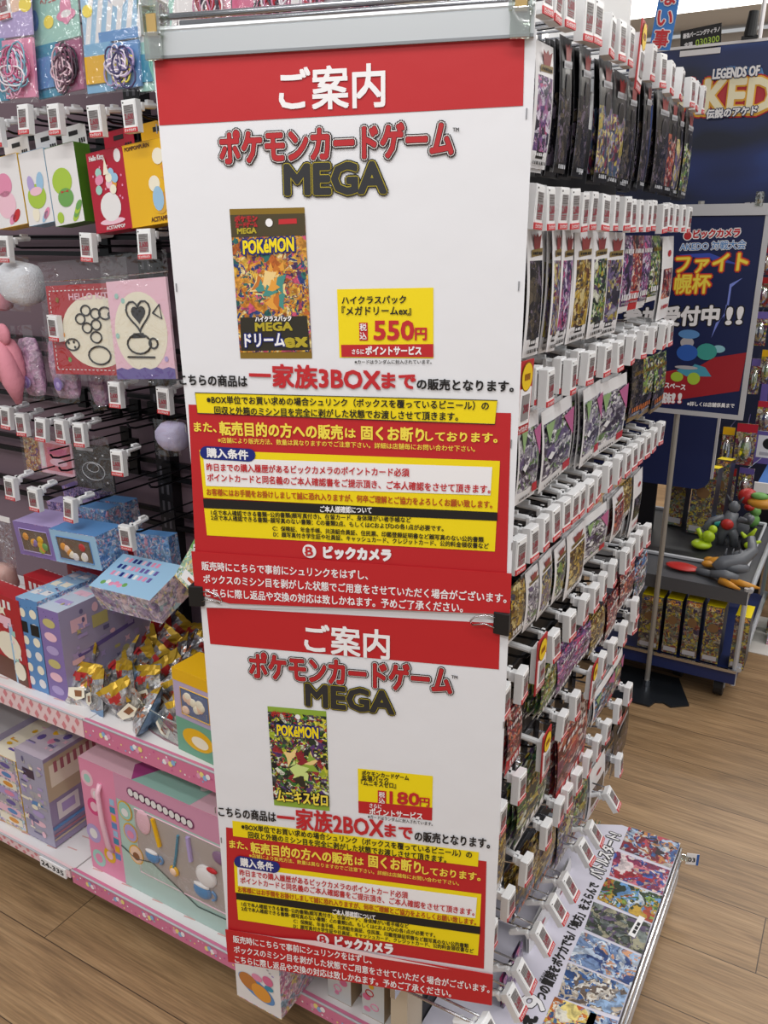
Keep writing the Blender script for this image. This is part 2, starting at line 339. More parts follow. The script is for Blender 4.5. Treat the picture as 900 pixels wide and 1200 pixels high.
def put_hook(tip, root, label, group, chrome=False):
    """double wire peg hook from the panel (root) to the tag (tip)"""
    L = round((Vector(tip) - Vector(root)).length, 2); key = (L, chrome); m = CHROME if chrome else WIRE
    if key not in HOOKM:
        b = MB(); L -= .009; b.tube([(0, 0, 0), (0, -L + .02, .002), (0, -L + .005, .006), (0, -L, .014)], .0023, m, 6)
        b.tube([(0, 0, .022), (0, -L - .0, .022)], .0018, m, 6); b.box(-.014, .014, -.003, .006, -.012, .034, m)
        o = b.build('peg_hook'); HOOKM[key] = o
    else: o = HOOKM[key].copy(); COL.objects.link(o)
    d = Vector(tip) - Vector(root); o.location = Vector(root) + d.normalized() * .009; o.rotation_euler = (0, 0, math.atan2(d.x, -d.y)); tag(o, label, 'hook', group); return o
# ---- end of the gondola: rows of tags measured from the photograph, tag plane x = -.36
ROWS = {
 'top': [(642, -14), (655, -4), (668, 5), (690, 20), (701, 25), (719, 25), (730, 40), (740, 50), ('r', 754, 50), (766, 72), (778, 75), (789, 82), (800, 92), (812, 105), (818, 110), (825, 115)],
 'second': [(632, 234), (646, 236), (661, 237), (674, 243), (686, 243), (696, 247), (710, 250), (722, 252), (735, 255), (742, 255), (751, 257), (760, 257), (766, 257), (779, 260), (785, 261), (792, 263), (800, 265), (807, 267)],
 'third': [('r', 616, 462), (645, 452), (672, 443), (692, 434), (712, 425), (727, 419), (742, 413), (755, 408), (767, 400), (779, 398), (786, 394)],
 'fourth': [(610, 657), (626, 640), (640, 627), (652, 614), (664, 603), (674, 595), (682, 588), (692, 582), (702, 567), (715, 558), (727, 547), (736, 541), (744, 535), (751, 531), (759, 524), (767, 519), (775, 514)],
 'fifth': [(594, 817), (615, 804), ('r', 635, 780), (652, 757), (671, 734), (687, 716), (699, 702), (709, 687), (721, 672), (735, 660), (742, 646), (751, 637), (760, 630)],
 'sixth': [(589, 962), (612, 922), ('r', 641, 883), (662, 853), (677, 828), ('r', 696, 806), (708, 780), (721, 761), (733, 743), (744, 735)],
 'seventh': [(578, 1108), (599, 1062), (620, 1020), (643, 981), (658, 951), (668, 933), (679, 915), (691, 896), (702, 878), (713, 858), (726, 838), (738, 819)],
 'lowest': [(578, 1190), (606, 1173), (618, 1135), (639, 1096), (656, 1062), (670, 1031), (689, 989), (700, 970), (720, 931)]}
ROWZ = {'top': 1.70, 'second': 1.48, 'third': 1.258, 'fourth': 1.045, 'fifth': .825, 'sixth': .63, 'seventh': .43, 'lowest': .27}
for rn, lst in ROWS.items():
    X = -.36 if rn != 'lowest' else -.328
    for i, q in enumerate(lst):
        red = q[0] == 'r'; px, py = q[-2:]
        p = at(px, py, 0, X); y = p.y; z = ROWZ[rn] + (random.uniform(-.006, .006) if rn in ('sixth', 'seventh', 'lowest') else random.uniform(-.002, .002))
        if rn in ('sixth', 'seventh', 'lowest', 'fifth'): z = .5 * z + .5 * p.z
        tilt = R(-34) if rn == 'lowest' else R(random.uniform(-3, 2)); rz = R(90 + random.uniform(-5, 5))
        who = f'{ORD[i]} from the poster in the {rn} tag row'
        put_tag((X, y, z), rz, ('red framed price tag, ' if red else 'white electronic price tag, ') + who + ', card rack', 'price tags on the card rack', red, tilt, R(random.uniform(-4, 4)))
        if rn == 'third' and not red:
            put_tag((X - .015, y - .004, z + .002), rz, 'white electronic price tag behind another, ' + who, 'rear price tags on the card rack', False, tilt, 0)
        put_hook((X - .02, y, z + .0), (PX, y, z + .0), f'wire peg hook carrying the {ORD[i]} tag from the poster, {rn} row of card rack', 'peg hooks on the card rack', rn in ('third', 'top', 'lowest', 'seventh'))
for k, (px, py) in enumerate([(747, 714), (728, 897)]):
    p = at(px, py, 0, -.352); put_tag(p, R(92), ['white electronic price tag at the far rack edge, above two stacked tags', 'white electronic price tag at the far rack edge, just above the deck board'][k], 'price tags on the card rack', tilt=R(-4))
    put_hook((-.372, p.y, p.z), (PX, p.y, p.z), ['wire peg hook at the far rack edge, above two stacked tags', 'wire peg hook at the far rack edge, just above the deck board'][k], 'peg hooks on the card rack', True)

# ================================================================== card packs
SILV = mat('pack_edge_silver', '#9b9aa0', .3, .6); PKW = mat('pack_white', '#e3e1e2', .4); PKB = mat('pack_black', '#17171a', .28); GOLD = mat('pack_gold', '#9c7d33', .35, .5)
A_DUEL = art('art_duel', ['#2c2a3a', '#6b5a86', '#b5a24a', '#3d5573', '#a8a4b5', '#7d2d4a', '#d8c98a'], 55)
A_GREEN = art('art_green', ['#1d2a20', '#3d6b45', '#87a84e', '#d7d9c4', '#51395f', '#20332f', '#b7a13c'], 55)
A_PURP = art('art_purple', ['#2a2138', '#5d3f78', '#a86f9d', '#d9cfe0', '#34304d', '#8a5a9c', '#c44d80'], 55)
A_RED = art('art_red', ['#5a1c24', '#9c2c33', '#c96d4f', '#d9c9c0', '#3a2230', '#7d3a5a'], 55)
A_BLACK = art('art_black', ['#17161a', '#222127', '#3c3a42', '#5b5144', '#1c1b22', '#6b5f70', '#26252c'], 50, .22)
A_GOLD = art('art_gold', ['#3a2c17', '#8a6d2a', '#c9a63e', '#6a3f22', '#d9c68a', '#4a4453'], 60)
A_MECH = art('art_mech', ['#dcd9dc', '#3b3447', '#6a5a80', '#b9b4c0', '#8f8a96', '#4a4154', '#ece9ea', '#6f8f58'], 60)
A_BLUE = art('art_blue', ['#20345e', '#4a78b5', '#a9c4e0', '#e0e4ea', '#365a48', '#b5563f', '#2a2a44'], 55)
A_PINK = art('art_pink', ['#e7b9cf', '#f4dfe8', '#c97ba6', '#fff4f7', '#a7c6dc', '#e89ab8', '#f0d98a'], 55)
A_PAST = art('art_pastel', ['#d9c9e6', '#f1e7f0', '#b9a4cf', '#bcd8e2', '#f0d7de', '#efe2b4', '#a99ac0'], 50)
EMB = mat('emblem_red', '#8f3a3a', .4); EMBG = mat('emblem_gold', '#8a7440', .4)
PACKM = {}; PVCG = mat('pack_grey', '#9a989d', .4)
def pack_mesh(kind, A):
    """printed pouch, 1 wide x 1 tall in its own scale (w,h given later by scale); front -y, hung from the top"""
    key = (kind, A.name)
    if key in PACKM: return PACKM[key]
    W, H, T = .066, .15, .0048
    bd = {'white': PKW, 'black': PKB, 'booster': PKW, 'dark': PKB, 'colour': A, 'bag': PKW, 'red': A}[kind]
    xs = [-.5, -.46, -.40, -.2, 0, .2, .40, .46, .5]; zs = [0, -.02, -.07, -.16, -.26, -.38, -.5, -.62, -.74, -.86, -.92, -.98, -1]
    b = MB(); nx, nz = len(xs), len(zs)
    def th(x, z): return T * max(0.04, (1 - (2 * x) ** 4)) * (min(1, -z / .12) if z > -.12 else min(1, (1 + z) / .12) if z < -.88 else 1) + .0004
    bow = lambda z: -.004 * math.sin(math.pi * min(1, -z))
    vf = [(x * W, bow(z) - th(x, z) / 2, z * H) for z in zs for x in xs]; vb = [(x * W, bow(z) + th(x, z) / 2, z * H) for z in zs for x in xs]
    fs = []; ms = []
    for j in range(nz - 1):
        for i in range(nx - 1):
            a = j * nx + i; fs.append((a + nx, a + nx + 1, a + 1, a)); zc = (zs[j] + zs[j + 1]) / 2; xc = abs(xs[i] + xs[i + 1]) / 2
            m = bd
            if kind == 'white': m = A if (-.86 < zc < -.26 and xc < .4) else (PKB if (-.92 < zc < -.86 and xc < .3) else PKW)
            elif kind == 'black': m = A if (-.92 < zc < -.38) else PKB
            elif kind == 'dark': m = A if zc > -.62 else (GOLD if zc < -.92 else A_BLACK)
            elif kind == 'booster': m = A if (-.86 < zc < -.16 and xc < .46) else PKW
            elif kind == 'colour': m = PKW if (zc < -.92) else A
            elif kind == 'bag': m = A if (-.74 < zc < -.38 and xc < .4) else PKW
            elif kind == 'red': m = A if zc > -.74 else RED
            ms.append(m)
    nb = len(vf)
    for j in range(nz - 1):
        for i in range(nx - 1):
            a = nb + j * nx + i; fs.append((a, a + 1, a + nx + 1, a + nx)); ms.append(SILV if kind != 'black' else PKB)
    for j in range(nz - 1):
        for i in (0, nx - 1):
            a = j * nx + i; fs.append((a, a + nx, a + nx + nb, a + nb)); ms.append(SILV if kind in ('black', 'white') else bd)
    b.add(vf + vb, fs, ms); yf = -T / 2 - .0012
    def Y(z): return bow(z) - T / 2 - .0010
    def bars(x0, x1, z, h, m, n=5, dy=.0004):
        for q in range(n):
            a = x0 + (x1 - x0) * q / n; c = a + (x1 - x0) / n * (.55 + .3 * ((q * 7) % 3) / 2); k = .25 * ((q * 5) % 3)
            b.poly([(a, z * H - h / 2 + h * .1 * k), (c, z * H - h / 2), (c, z * H + h / 2), (a + (c - a) * .2, z * H + h / 2 - h * .2 * k)], Y(z) - dy, m)
    if kind in ('white', 'black'):
        zc = -.14 * H; e = EMB
        b.poly([(-.017, zc + .012), (-.006, zc + .008), (0, zc + .013), (.006, zc + .008), (.017, zc + .012), (.012, zc - .004), (.004, zc - .010), (-.004, zc - .010), (-.012, zc - .004)], Y(-.14) - .0002, e)
        b.poly([(-.022, zc - .006), (.022, zc - .004), (.022, zc - .012), (-.022, zc - .014)], Y(-.14) - .0005, EMBG if kind == 'white' else GREY); bars(-.018, .018, -.205, .0035, INK if kind == 'white' else PVCG, 6, .0006)
    if kind == 'white': bars(-.02, .02, -.885, .004, PKW, 6); bars(-.024, .024, -.955, .0045, INK, 8, 0)
    if kind == 'black': b.disc((0, -.36 * H), .013, .015, Y(-.36), mat('emblem_ring', '#6d6a70', .4), 20); b.disc((0, -.36 * H), .0115, .0132, Y(-.36) - .0003, PKB, 20); bars(-.02, .02, -.95, .005, GREY, 5, 0)
    if kind == 'booster':
        b.poly([(.008, -.20 * H), (.031, -.15 * H), (.031, -.52 * H)], Y(-.3) - .0004, mat('tri_pink', '#b8608f', .4)); b.poly([(-.031, -.16 * H), (-.012, -.16 * H), (-.022, -.42 * H)], Y(-.3) - .0004, mat('tri_green', '#8fae75', .4))
        b.poly([(.013, -.83 * H), (.029, -.83 * H), (.029, -.93 * H), (.013, -.93 * H)], Y(-.86), mat('label_red', '#b0202c', .4)); bars(-.026, .008, -.94, .004, INK, 8, 0); bars(-.02, .022, -.62, .011, mat('pack_plum', '#3c3348', .4), 5); b.poly([(-.026, -.58 * H), (-.018, -.53 * H), (-.010, -.58 * H), (-.018, -.63 * H)], Y(-.58) - .0005, PKW)
    if kind in ('colour', 'dark', 'red'):
        bars(-.026, .026, -.20, .009, PKW if A in (A_RED, A_PURP, A_BLUE) else GOLD, 6, .0003); bars(-.026, .026, -.80, .012, mat('pack_orange', '#b5622a', .4) if kind == 'dark' else PKW, 5, .0003); bars(-.022, .024, -.88, .004, PVCG, 8, .0003)
    if kind == 'bag': b.disc((0, -.2 * H), .010, .006, Y(-.2), mat('label_red', '#b0202c', .4), 16); bars(-.02, .02, -.84, .007, mat('label_red', '#b0202c', .4), 5)
    o = b.build('card_pack'); me = o.data; bpy.data.objects.remove(o); PACKM[key] = me; return me
PK = {'top': [], }
DESC = {'white': 'white-bordered', 'black': 'glossy black', 'booster': 'white and violet', 'dark': 'dark striped', 'colour': 'colourful', 'bag': 'plain white', 'red': 'dark red'}
PACKS = {  # row: (px left, px right, py top, py bottom, kind, art, packs in the stack)
 'top': [(627, 648, 48, 198, 'white', A_PURP, 3), (655, 668, 40, 204, 'black', A_BLACK, 7), (676, 692, 52, 208, 'black', A_BLACK, 7), (699, 716, 66, 215, 'black', A_DUEL, 2), (718, 733, 82, 218, 'black', A_DUEL, 2), (733, 745, 92, 220, 'black', A_BLACK, 2), (752, 761, 90, 223, 'black', A_BLACK, 6), (767, 782, 105, 226, 'black', A_BLACK, 2), (782, 791, 112, 228, 'black', A_RED, 2), (791, 800, 120, 231, 'black', A_DUEL, 2), (800, 811, 126, 233, 'black', A_GREEN, 2)],
 'second': [(616, 634, 264, 416, 'white', A_BLACK, 2), (646, 655, 266, 410, 'white', A_DUEL, 7), (656, 672, 268, 404, 'white', A_PURP, 5), (673, 692, 269, 398, 'white', A_GOLD, 2), (691, 710, 270, 393, 'white', A_GREEN, 2), (709, 729, 272, 391, 'white', A_DUEL, 3), (728, 741, 276, 365, 'colour', A_PURP, 2), (741, 752, 276, 362, 'red', A_RED, 2), (752, 762, 276, 358, 'colour', A_PURP, 2), (762, 772, 276, 352, 'colour', A_GREEN, 2), (773, 788, 277, 372, 'bag', A_RED, 2)],
 'third': [(607, 630, 486, 584, 'booster', A_MECH, 3), (632, 671, 474, 562, 'booster', A_MECH, 5), (681, 704, 453, 538, 'booster', A_MECH, 4), (704, 731, 445, 523, 'booster', A_MECH, 4), (741, 752, 424, 490, 'dark', A_BLACK, 7), (753, 765, 420, 484, 'dark', A_GREEN, 3), (766, 779, 416, 478, 'dark', A_GREEN, 3)],
 'fourth': [(599, 615, 686, 746, 'colour', A_GOLD, 2), (616, 631, 668, 732, 'white', A_MECH, 2), (631, 647, 652, 717, 'white', A_DUEL, 2), (649, 663, 640, 700, 'white', A_GREEN, 2), (664, 685, 622, 690, 'white', A_GOLD, 3), (687, 708, 600, 652, 'booster', A_MECH, 3), (717, 731, 578, 627, 'white', A_RED, 4), (731, 740, 566, 606, 'colour', A_GOLD, 2), (741, 752, 556, 620, 'bag', A_BLACK, 3)],
 'fifth': [(594, 611, 832, 896, 'red', A_RED, 3), (634, 653, 784, 828, 'colour', A_GREEN, 5), (653, 672, 764, 803, 'colour', A_PURP, 3), (672, 691, 742, 776, 'colour', A_PURP, 2), (692, 708, 722, 758, 'colour', A_GOLD, 3), (711, 724, 700, 742, 'colour', A_RED, 2), (727, 742, 668, 704, 'colour', A_RED, 3), (743, 758, 658, 698, 'colour', A_BLUE, 3)],
 'sixth': [(575, 592, 984, 1050, 'colour', A_GOLD, 3), (608, 640, 900, 966, 'colour', A_GREEN, 4), (653, 686, 846, 914, 'red', A_RED, 3), (697, 717, 800, 832, 'booster', A_BLUE, 4), (718, 729, 772, 808, 'booster', A_DUEL, 3)],
 'seventh': [(606, 628, 1010, 1058, 'dark', A_GOLD, 4), (628, 650, 985, 1030, 'dark', A_GOLD, 4), (655, 670, 952, 1004, 'colour', A_DUEL, 3), (672, 686, 925, 972, 'dark', A_GREEN, 3), (692, 706, 897, 945, 'bag', A_BLACK, 3), (707, 717, 868, 910, 'colour', A_BLACK, 3), (718, 735, 840, 888, 'black', A_BLACK, 2)],
 'lowest': [(590, 612, 1130, 1196, 'colour', A_PURP, 2), (622, 644, 1075, 1128, 'bag', A_GOLD, 2), (646, 668, 1035, 1082, 'bag', A_PINK, 2), (684, 700, 985, 1022, 'colour', A_GREEN, 2)]}
for rn, lst in PACKS.items():
    X = -.378 if rn != 'lowest' else -.385
    for i, (x0, x1, t0, t1, kind, A, n) in enumerate(lst):
        me = pack_mesh(kind, A); cx = (x0 + x1) / 2; cy = (t0 + t1) / 2
        y0 = at(x0, cy, 0, X).y; y1 = at(x1, cy, 0, X).y; zt = at(cx, t0, 0, X).z; zb = at(cx, t1, 0, X).z
        for k in range(n):
            o = bpy.data.objects.new('card_pack', me); COL.objects.link(o)
            o.location = (X - k * .0062 - .004, (y0 + y1) / 2 + random.uniform(-.003, .003) * (k > 0), zt - (k > 0) * random.uniform(0, .004))
            o.scale = ((y1 - y0) / .068, 1, (zt - zb) / .15); o.rotation_euler = (R(random.uniform(-1.5, 1.5)), R(random.uniform(-1, 1)), R(90 + random.uniform(-3, 3)))
            pos = 'front of' if k == 0 else f'{ORD[k]} back in'
            tag(o, f'{DESC[kind]} card pack, {pos} the {ORD[i]} pile from the poster, {rn} row', 'card pack', f'card packs in the {rn} row of the card rack')
# ================================================================== the two notice posters
PD = .98; P0 = Vector((-PD * math.sin(YAW), PD * math.cos(YAW), 0)); PH = math.atan2(.2554, .9668)
PUX = Vector((math.cos(PH), math.sin(PH), 0)); PN = Vector((-PUX.y, PUX.x, 0))
def U(px, py):
    d = ray(px, py); p = EYE + d * ((P0 - EYE).dot(PN) / d.dot(PN)); return ((p - P0).dot(PUX), p.z)
def Q(b, pts, k, m): b.poly([U(*p) for p in pts], -.0005 * k, m)
def TX(b, s, x0, y0, x1, y1, h, m, bold=.0003, k=3, latin=False, rings=4):
    b.text(s, U(x0, y0), U(x1, y1), U(x0, y0 - h / 2)[1] - U(x0, y0 + h / 2)[1], m, bold, -.0005 * k, latin=latin, rings=rings)
def sheet(b, pts, m, t=.0006, y=0): b.prism([U(*p) for p in pts], y, y + t, m)
def staples(root, pts):
    for (x, y) in pts:
        b = MB(); u, z = U(x, y); b.box(u - .0006, u + .0006, -.0012, 0, z - .005, z + .005, mat('staple_steel', '#a9a9ad', .3, .8)); b.build('staple', root)
LOGOK, LOGOW, LOGOR = mat('logo_black', '#17120f', .5), mat('logo_white', '#efe7e4', .5), mat('logo_red', '#b8242a', .5)
MEGAK, MEGAY = mat('logo_charcoal', '#2b2b2e', .5), mat('logo_olive', '#b5a327', .5)
A_WARM = art('art_warm', ['#d98a2b', '#f0c24a', '#e9a23c', '#2f6f6a', '#c86a2a', '#5b3b6a', '#f4dfa0', '#2f4a8a', '#d9577a', '#e2a040'], 70, .4, warp=.7)
A_WILD = art('art_wild', ['#1b1f22', '#3a7d3a', '#b5c93a', '#e9ecd9', '#262a2e', '#5a3d7a', '#a8343a', '#2b3a2c', '#e8e14a', '#4a4e55'], 80, .4, warp=.7)
def logo(b, s, x0, y0, x1, y1, h, k=3):
    TX(b, s, x0, y0, x1, y1, h, LOGOK, .0042, k, rings=12); TX(b, s, x0, y0, x1, y1, h, LOGOW, .0029, k + .6, rings=10)
    TX(b, s, x0, y0, x1, y1, h, LOGOK, .0021, k + 1.0, rings=8); TX(b, s, x0, y0, x1, y1, h, LOGOR, .0014, k + 1.4, rings=6)
def mega(b, x0, y0, x1, y1, h, k=3):
    for c, e, dk in ((LOGOK, .0042, 0), (MEGAY, .0029, .5), (MEGAK, .002, 1)): TX(b, 'MEGA', x0, y0, x1, y1, h, c, e, k + dk, True, 10)
def shop(b, cx, cy, r, x0, y0, x1, y1, h):
    u, z = U(cx, cy); rr = U(cx + r, cy)[0] - u; b.disc((u, z), rr, rr, -.0015, INKW, 24)
    TX(b, 'B', cx - r * .5, cy, cx + r * .5, cy, r * 1.25, INKR, .0007, 4, True); b.poly([(u - rr * .72, z - rr * .2), (u - rr * .1, z + rr * .05), (u - rr * .1, z - rr * .1), (u - rr * .6, z - rr * .4)], -.0021, INKR)
    TX(b, 'ビックカメラ', x0, y0, x1, y1, h, INKW, .0013, 3, rings=6)
# ------- upper poster
t1 = empty('notice_poster', P0, (0, 0, PH))
b = MB(); b.prism([U(178, 62), U(629, 34), U(597, 718), U(240, 712)], 0, .0006, PAPER)
Q(b, [(181, 68), (615, 40), (613, 124), (187, 147)], 1, RED); TX(b, 'ご案内', 328, 107, 451, 101, 46, INKW, .0012)
logo(b, 'ポケモンカードゲーム', 259, 175, 531, 163, 36); mega(b, 335, 211, 452, 208, 33); TX(b, 'TM', 531, 152, 538, 152, 4, INK, .0002, 3, True)
Q(b, [(269, 245), (357, 243), (366, 420), (282, 420)], 1, GOLD); Q(b, [(270, 252), (357.5, 250), (365.5, 412), (281.5, 413)], 2, A_WARM)
Q(b, [(270, 252), (357.5, 250), (358.5, 276), (272, 278)], 2.5, mat('art_head', '#4b4026', .45)); u, z = U(316, 261); b.disc((u, z), .0045, .0045, -.0018, INKW)
TX(b, 'ポケモン', 276, 257, 302, 256, 7, LOGOR, .0007, 4); TX(b, 'カードゲーム', 277, 264, 302, 263, 6, LOGOR, .0006, 4); TX(b, 'MEGA', 279, 271, 301, 270, 6, MEGAY, .0005, 4, True)
Q(b, [(327, 257), (348, 256), (348.5, 262), (327, 263)], 3, INKR)
TX(b, 'POKéMON', 286, 290, 345, 286, 15, NAVY, .0026, 4, True, 10); TX(b, 'POKéMON', 286, 290, 345, 286, 15, YEL, .0008, 5, True)
def shards(b, cx, cy, r, cols, n, k, seed):
    rr = random.Random(seed)
    for i in range(n):
        a = rr.uniform(0, 6.28); d = r * rr.uniform(0, .75); x0, y0 = cx + d * math.cos(a), cy + d * 1.3 * math.sin(a); m = 7; q = r * rr.uniform(.25, .55); ro = rr.uniform(0, 3)
        P = []
        for t_ in range(m):
            b_ = 2 * math.pi * t_ / m; rad = q * (1 if t_ % 2 else .45) * rr.uniform(.6, 1.2); P.append((x0 + rad * math.cos(b_ + ro), y0 + 1.2 * rad * math.sin(b_ + ro)))
        u0, z0 = U(x0, y0); pp = [U(*q_) for q_ in P]
        for t_ in range(m): b.poly([(u0, z0), pp[t_], pp[(t_ + 1) % m]], -.0005 * k - .00001 * i, cols[i % len(cols)])
shards(b, 318, 334, 26, [mat('art_orange', '#e6a23f', .45), mat('art_cream', '#f1d08c', .45), mat('art_orange', '#e6a23f', .45), mat('art_rust', '#c8742a', .45), mat('art_cream', '#f1d08c', .45), mat('art_teal', '#4a8f86', .45)], 26, 2.5, 3)
Q(b, [(282, 372), (360, 370), (364, 410), (283, 411)], 2.6, mat('art_dark', '#2e2a20', .45))
TX(b, 'ハイクラスパック', 300, 374, 342, 373, 6, INKW, .0004, 4); TX(b, 'MEGA', 300, 383, 343, 382, 9, MEGAY, .0009, 4, True); TX(b, 'ドリーム', 288, 399, 334, 398, 16, NAVY, .002, 4, rings=8); TX(b, 'ドリーム', 288, 399, 334, 398, 16, INKW, .0007, 5); TX(b, 'ex', 334, 399, 361, 398, 15, MEGAY, .0014, 4, True)
Q(b, [(395, 339), (508, 337), (508, 420), (398, 419)], 1, YEL); TX(b, 'ハイクラスパック', 401, 352, 476, 351, 9, INK); TX(b, '『メガドリームex』', 401, 364.5, 482, 364, 10, INK)
Q(b, [(421, 378), (431, 378), (431.5, 399), (421.5, 399)], 2, INKR); TX(b, '税', 422.2, 383.5, 430, 383.5, 8, INKW, .0002, 4); TX(b, '込', 422.2, 393.5, 430, 393.5, 8, INKW, .0002, 4)
TX(b, '550', 439, 387, 485, 387, 21, INKR, .0012, 3, True); TX(b, '円', 487, 391, 500, 391, 14, INKR, .0008)
Q(b, [(400, 404), (508, 403), (508, 418.5), (400.5, 418)], 2, RED); TX(b, 'さらに', 413, 412, 427, 412, 6, INKW, .0002); TX(b, 'ポイントサービス', 429, 411, 494, 411, 9.5, INKW, .0005)
TX(b, '※カードはランダムに封入されています。', 416, 424, 506, 424, 4.6, INK, .0001)
TX(b, 'こちらの商品は', 211, 445, 290, 447, 12, INK, .0006); TX(b, '一家族3BOX', 293, 440, 446, 445, 25, INKR, .0012); TX(b, 'まで', 448, 446, 487, 447, 18, INKR, .0011); TX(b, 'の販売となります。', 489, 450, 602, 453, 12, INK, .0006)
Q(b, [(221, 474), (599, 484), (594, 672), (229, 648)], 1, RED); Q(b, [(229, 460), (583, 469), (580, 497), (232, 484)], 2, YEL)
b.tube([(U(a, c)[0], -.0012, U(a, c)[1]) for a, c in ((229, 460), (583, 469), (580, 497), (232, 484))], .0005, INK, 4, closed=True)
TX(b, '※BOX単位でお買い求めの場合シュリンク（ボックスを覆っているビニール）の', 243, 468, 573, 475.5, 8.6, INK, .00028, 4); TX(b, '回収と外箱のミシン目を完全に剥がした状態でお渡しさせて頂きます。', 252, 480.5, 537, 488, 8.6, INK, .00028, 4)
TX(b, 'また、', 228, 500, 254, 501, 11, INKY, .0005); TX(b, '転売目的の方への販売', 258, 502, 402, 507, 15, INKY, .0008); TX(b, 'は', 405, 507, 417, 508, 11, INKY, .0005); TX(b, '固くお断り', 424, 507, 497, 510, 15, INKY, .0008); TX(b, 'しております。', 499, 511, 583, 513, 11, INKY, .0005)
TX(b, '※店舗により販売方法、数量は異なりますのでご注意下さい。詳細は店舗毎にお問い合わせ下さい。', 256, 515.5, 557, 526, 6, INKY, .0001)
Q(b, [(234, 527), (586, 540), (583, 601), (239, 583)], 2, YEL); Q(b, [(239, 536), (577, 547), (575, 580), (242, 569)], 3, INKW)
def pill(x0, y0, x1, y1, r, s):
    P = []
    for i in range(9): a = R(90 + 22.5 * i); P.append((x0 + r + r * math.cos(a), y0 - r * math.sin(a)))
    for i in range(9): a = R(-90 + 22.5 * i); P.append((x1 - r + r * math.cos(a), y1 - r * math.sin(a)))
    Q(b, P, 4, NAVY); TX(b, s, x0 + r * 1.1, y0, x1 - r * 1.1, y1, r * 1.35, INKW, .0006, 5)
pill(235, 530, 300, 533, 7.6, '購入条件')
TX(b, '昨日までの購入履歴があるビックカメラのポイントカード必須', 243, 547, 480, 553.5, 8.5, INKR, .0003, 5); TX(b, 'ポイントカードと同名義のご本人確認書をご提示頂き、ご本人確認をさせて頂きます。', 244, 559, 575, 573, 8.5, INKR, .0003, 5)
TX(b, 'お客様にはお手間をお掛けしまして誠に恐れ入りますが、何卒ご理解とご協力をよろしくお願い致します。', 243, 576, 577, 591, 7.5, INKB, .0003, 4)
Q(b, [(238.5, 584), (583, 600), (583, 610), (239.5, 595)], 3, INK); TX(b, 'ご本人様確認について', 376, 596, 436, 597.5, 7, INKW, .0003, 5)
Q(b, [(239.5, 595), (582, 610), (580, 646), (243, 627)], 2, YEL)
TX(b, '1点で本人確認できる書類−公的書類(顔写真付き)、在留カード、身体障がい者手帳など', 248, 600, 482, 609, 5.6, INK, .0002, 4); TX(b, '2点で本人確認できる書類−顔写真のない書類：Cの書類2点、もしくはCおよびDの各1点が必要です。', 248, 606, 520, 619, 5.6, INK, .0002, 4)
TX(b, 'C：保険証、年金手帳、共済組合員証、住民票、印鑑登録証明書など顔写真のない公的書類', 320, 618.5, 567, 632, 5.6, INK, .0002, 4); TX(b, 'D：顔写真付き学生証や社員証、キャッシュカード、クレジットカード、公的料金領収書など', 321, 625.5, 573, 639.5, 5.6, INK, .0002, 4)
shop(b, 363, 645.5, 8, 380, 647, 458, 650.5, 13)
b.build('sheet', t1)
b = MB(); b.M = Matrix.Translation((0, -.0035, 0)); sheet(b, [(225.5, 645), (600, 671), (598, 717), (590, 718.5), (270, 706), (230, 694)], RED)
TX(b, '販売時にこちらで事前にシュリンクをはずし、', 238, 662, 432, 673, 9.5, INKW, .0003, 1); TX(b, 'ボックスのミシン目を剥がした状態でご用意をさせていただく場合がございます。', 240, 677, 594, 700, 9.5, INKW, .0003, 1); TX(b, 'こちらに際し返品や交換の対応は致しかねます。予めご了承ください。', 242, 693, 543, 711, 9.5, INKW, .0003, 1)
l = b.build('notice_strip', t1); l['label'] = 'red stapled paper strip with three white lines'
staples(t1, [(184, 151), (207, 337), (218, 502), (617, 133), (608, 335), (599, 520), (600, 640)])
tag(t1, 'upper white poster with red header and yellow 550円 price box, hung from the silver rail', 'poster')
# ------- lower poster
t2 = empty('notice_poster', P0 + PN * .0015, (0, 0, PH))
b = MB(); sheet(b, [(233, 690), (597, 716), (577, 1148), (266, 1096)], PAPER)
Q(b, [(241.5, 712), (586, 731), (584.5, 785), (246, 755)], 1, RED); TX(b, 'ご案内', 357, 748, 456, 757, 31, INKW, .0012)
logo(b, 'ポケモンカードゲーム', 293, 780, 529, 799, 28); mega(b, 359, 814, 461, 824, 24); TX(b, 'TM', 529, 793, 536, 794, 3.5, INK, .0002, 3, True)
Q(b, [(313, 828), (382, 834), (386, 951), (321, 944)], 1, mat('art_lime', '#8fae3c', .45)); Q(b, [(313.5, 834), (382, 840), (385.5, 944), (320.5, 937)], 2, A_WILD); u, z = U(349, 840); b.disc((u, z), .004, .004, -.0018, INKW)
TX(b, 'ポケモン', 318, 836, 342, 838, 6, LOGOR, .0006, 4); TX(b, 'POKéMON', 325, 855, 373, 859, 12, NAVY, .0024, 4, True, 10); TX(b, 'POKéMON', 325, 855, 373, 859, 12, YEL, .0008, 5, True)
shards(b, 352, 898, 22, [mat('art_pale_lime', '#cfe08a', .45), mat('art_dark', '#2e2a20', .45), mat('art_lime', '#8fae3c', .45), mat('art_cream', '#f1d08c', .45), mat('art_crimson', '#8f2430', .45), mat('art_pale_lime', '#cfe08a', .45)], 24, 2.5, 8)
TX(b, 'ムニキスゼロ', 325, 932, 384, 938, 14, INK, .0022, 4, rings=8); TX(b, 'ムニキスゼロ', 325, 932, 384, 938, 14, INKY, .0008, 5)
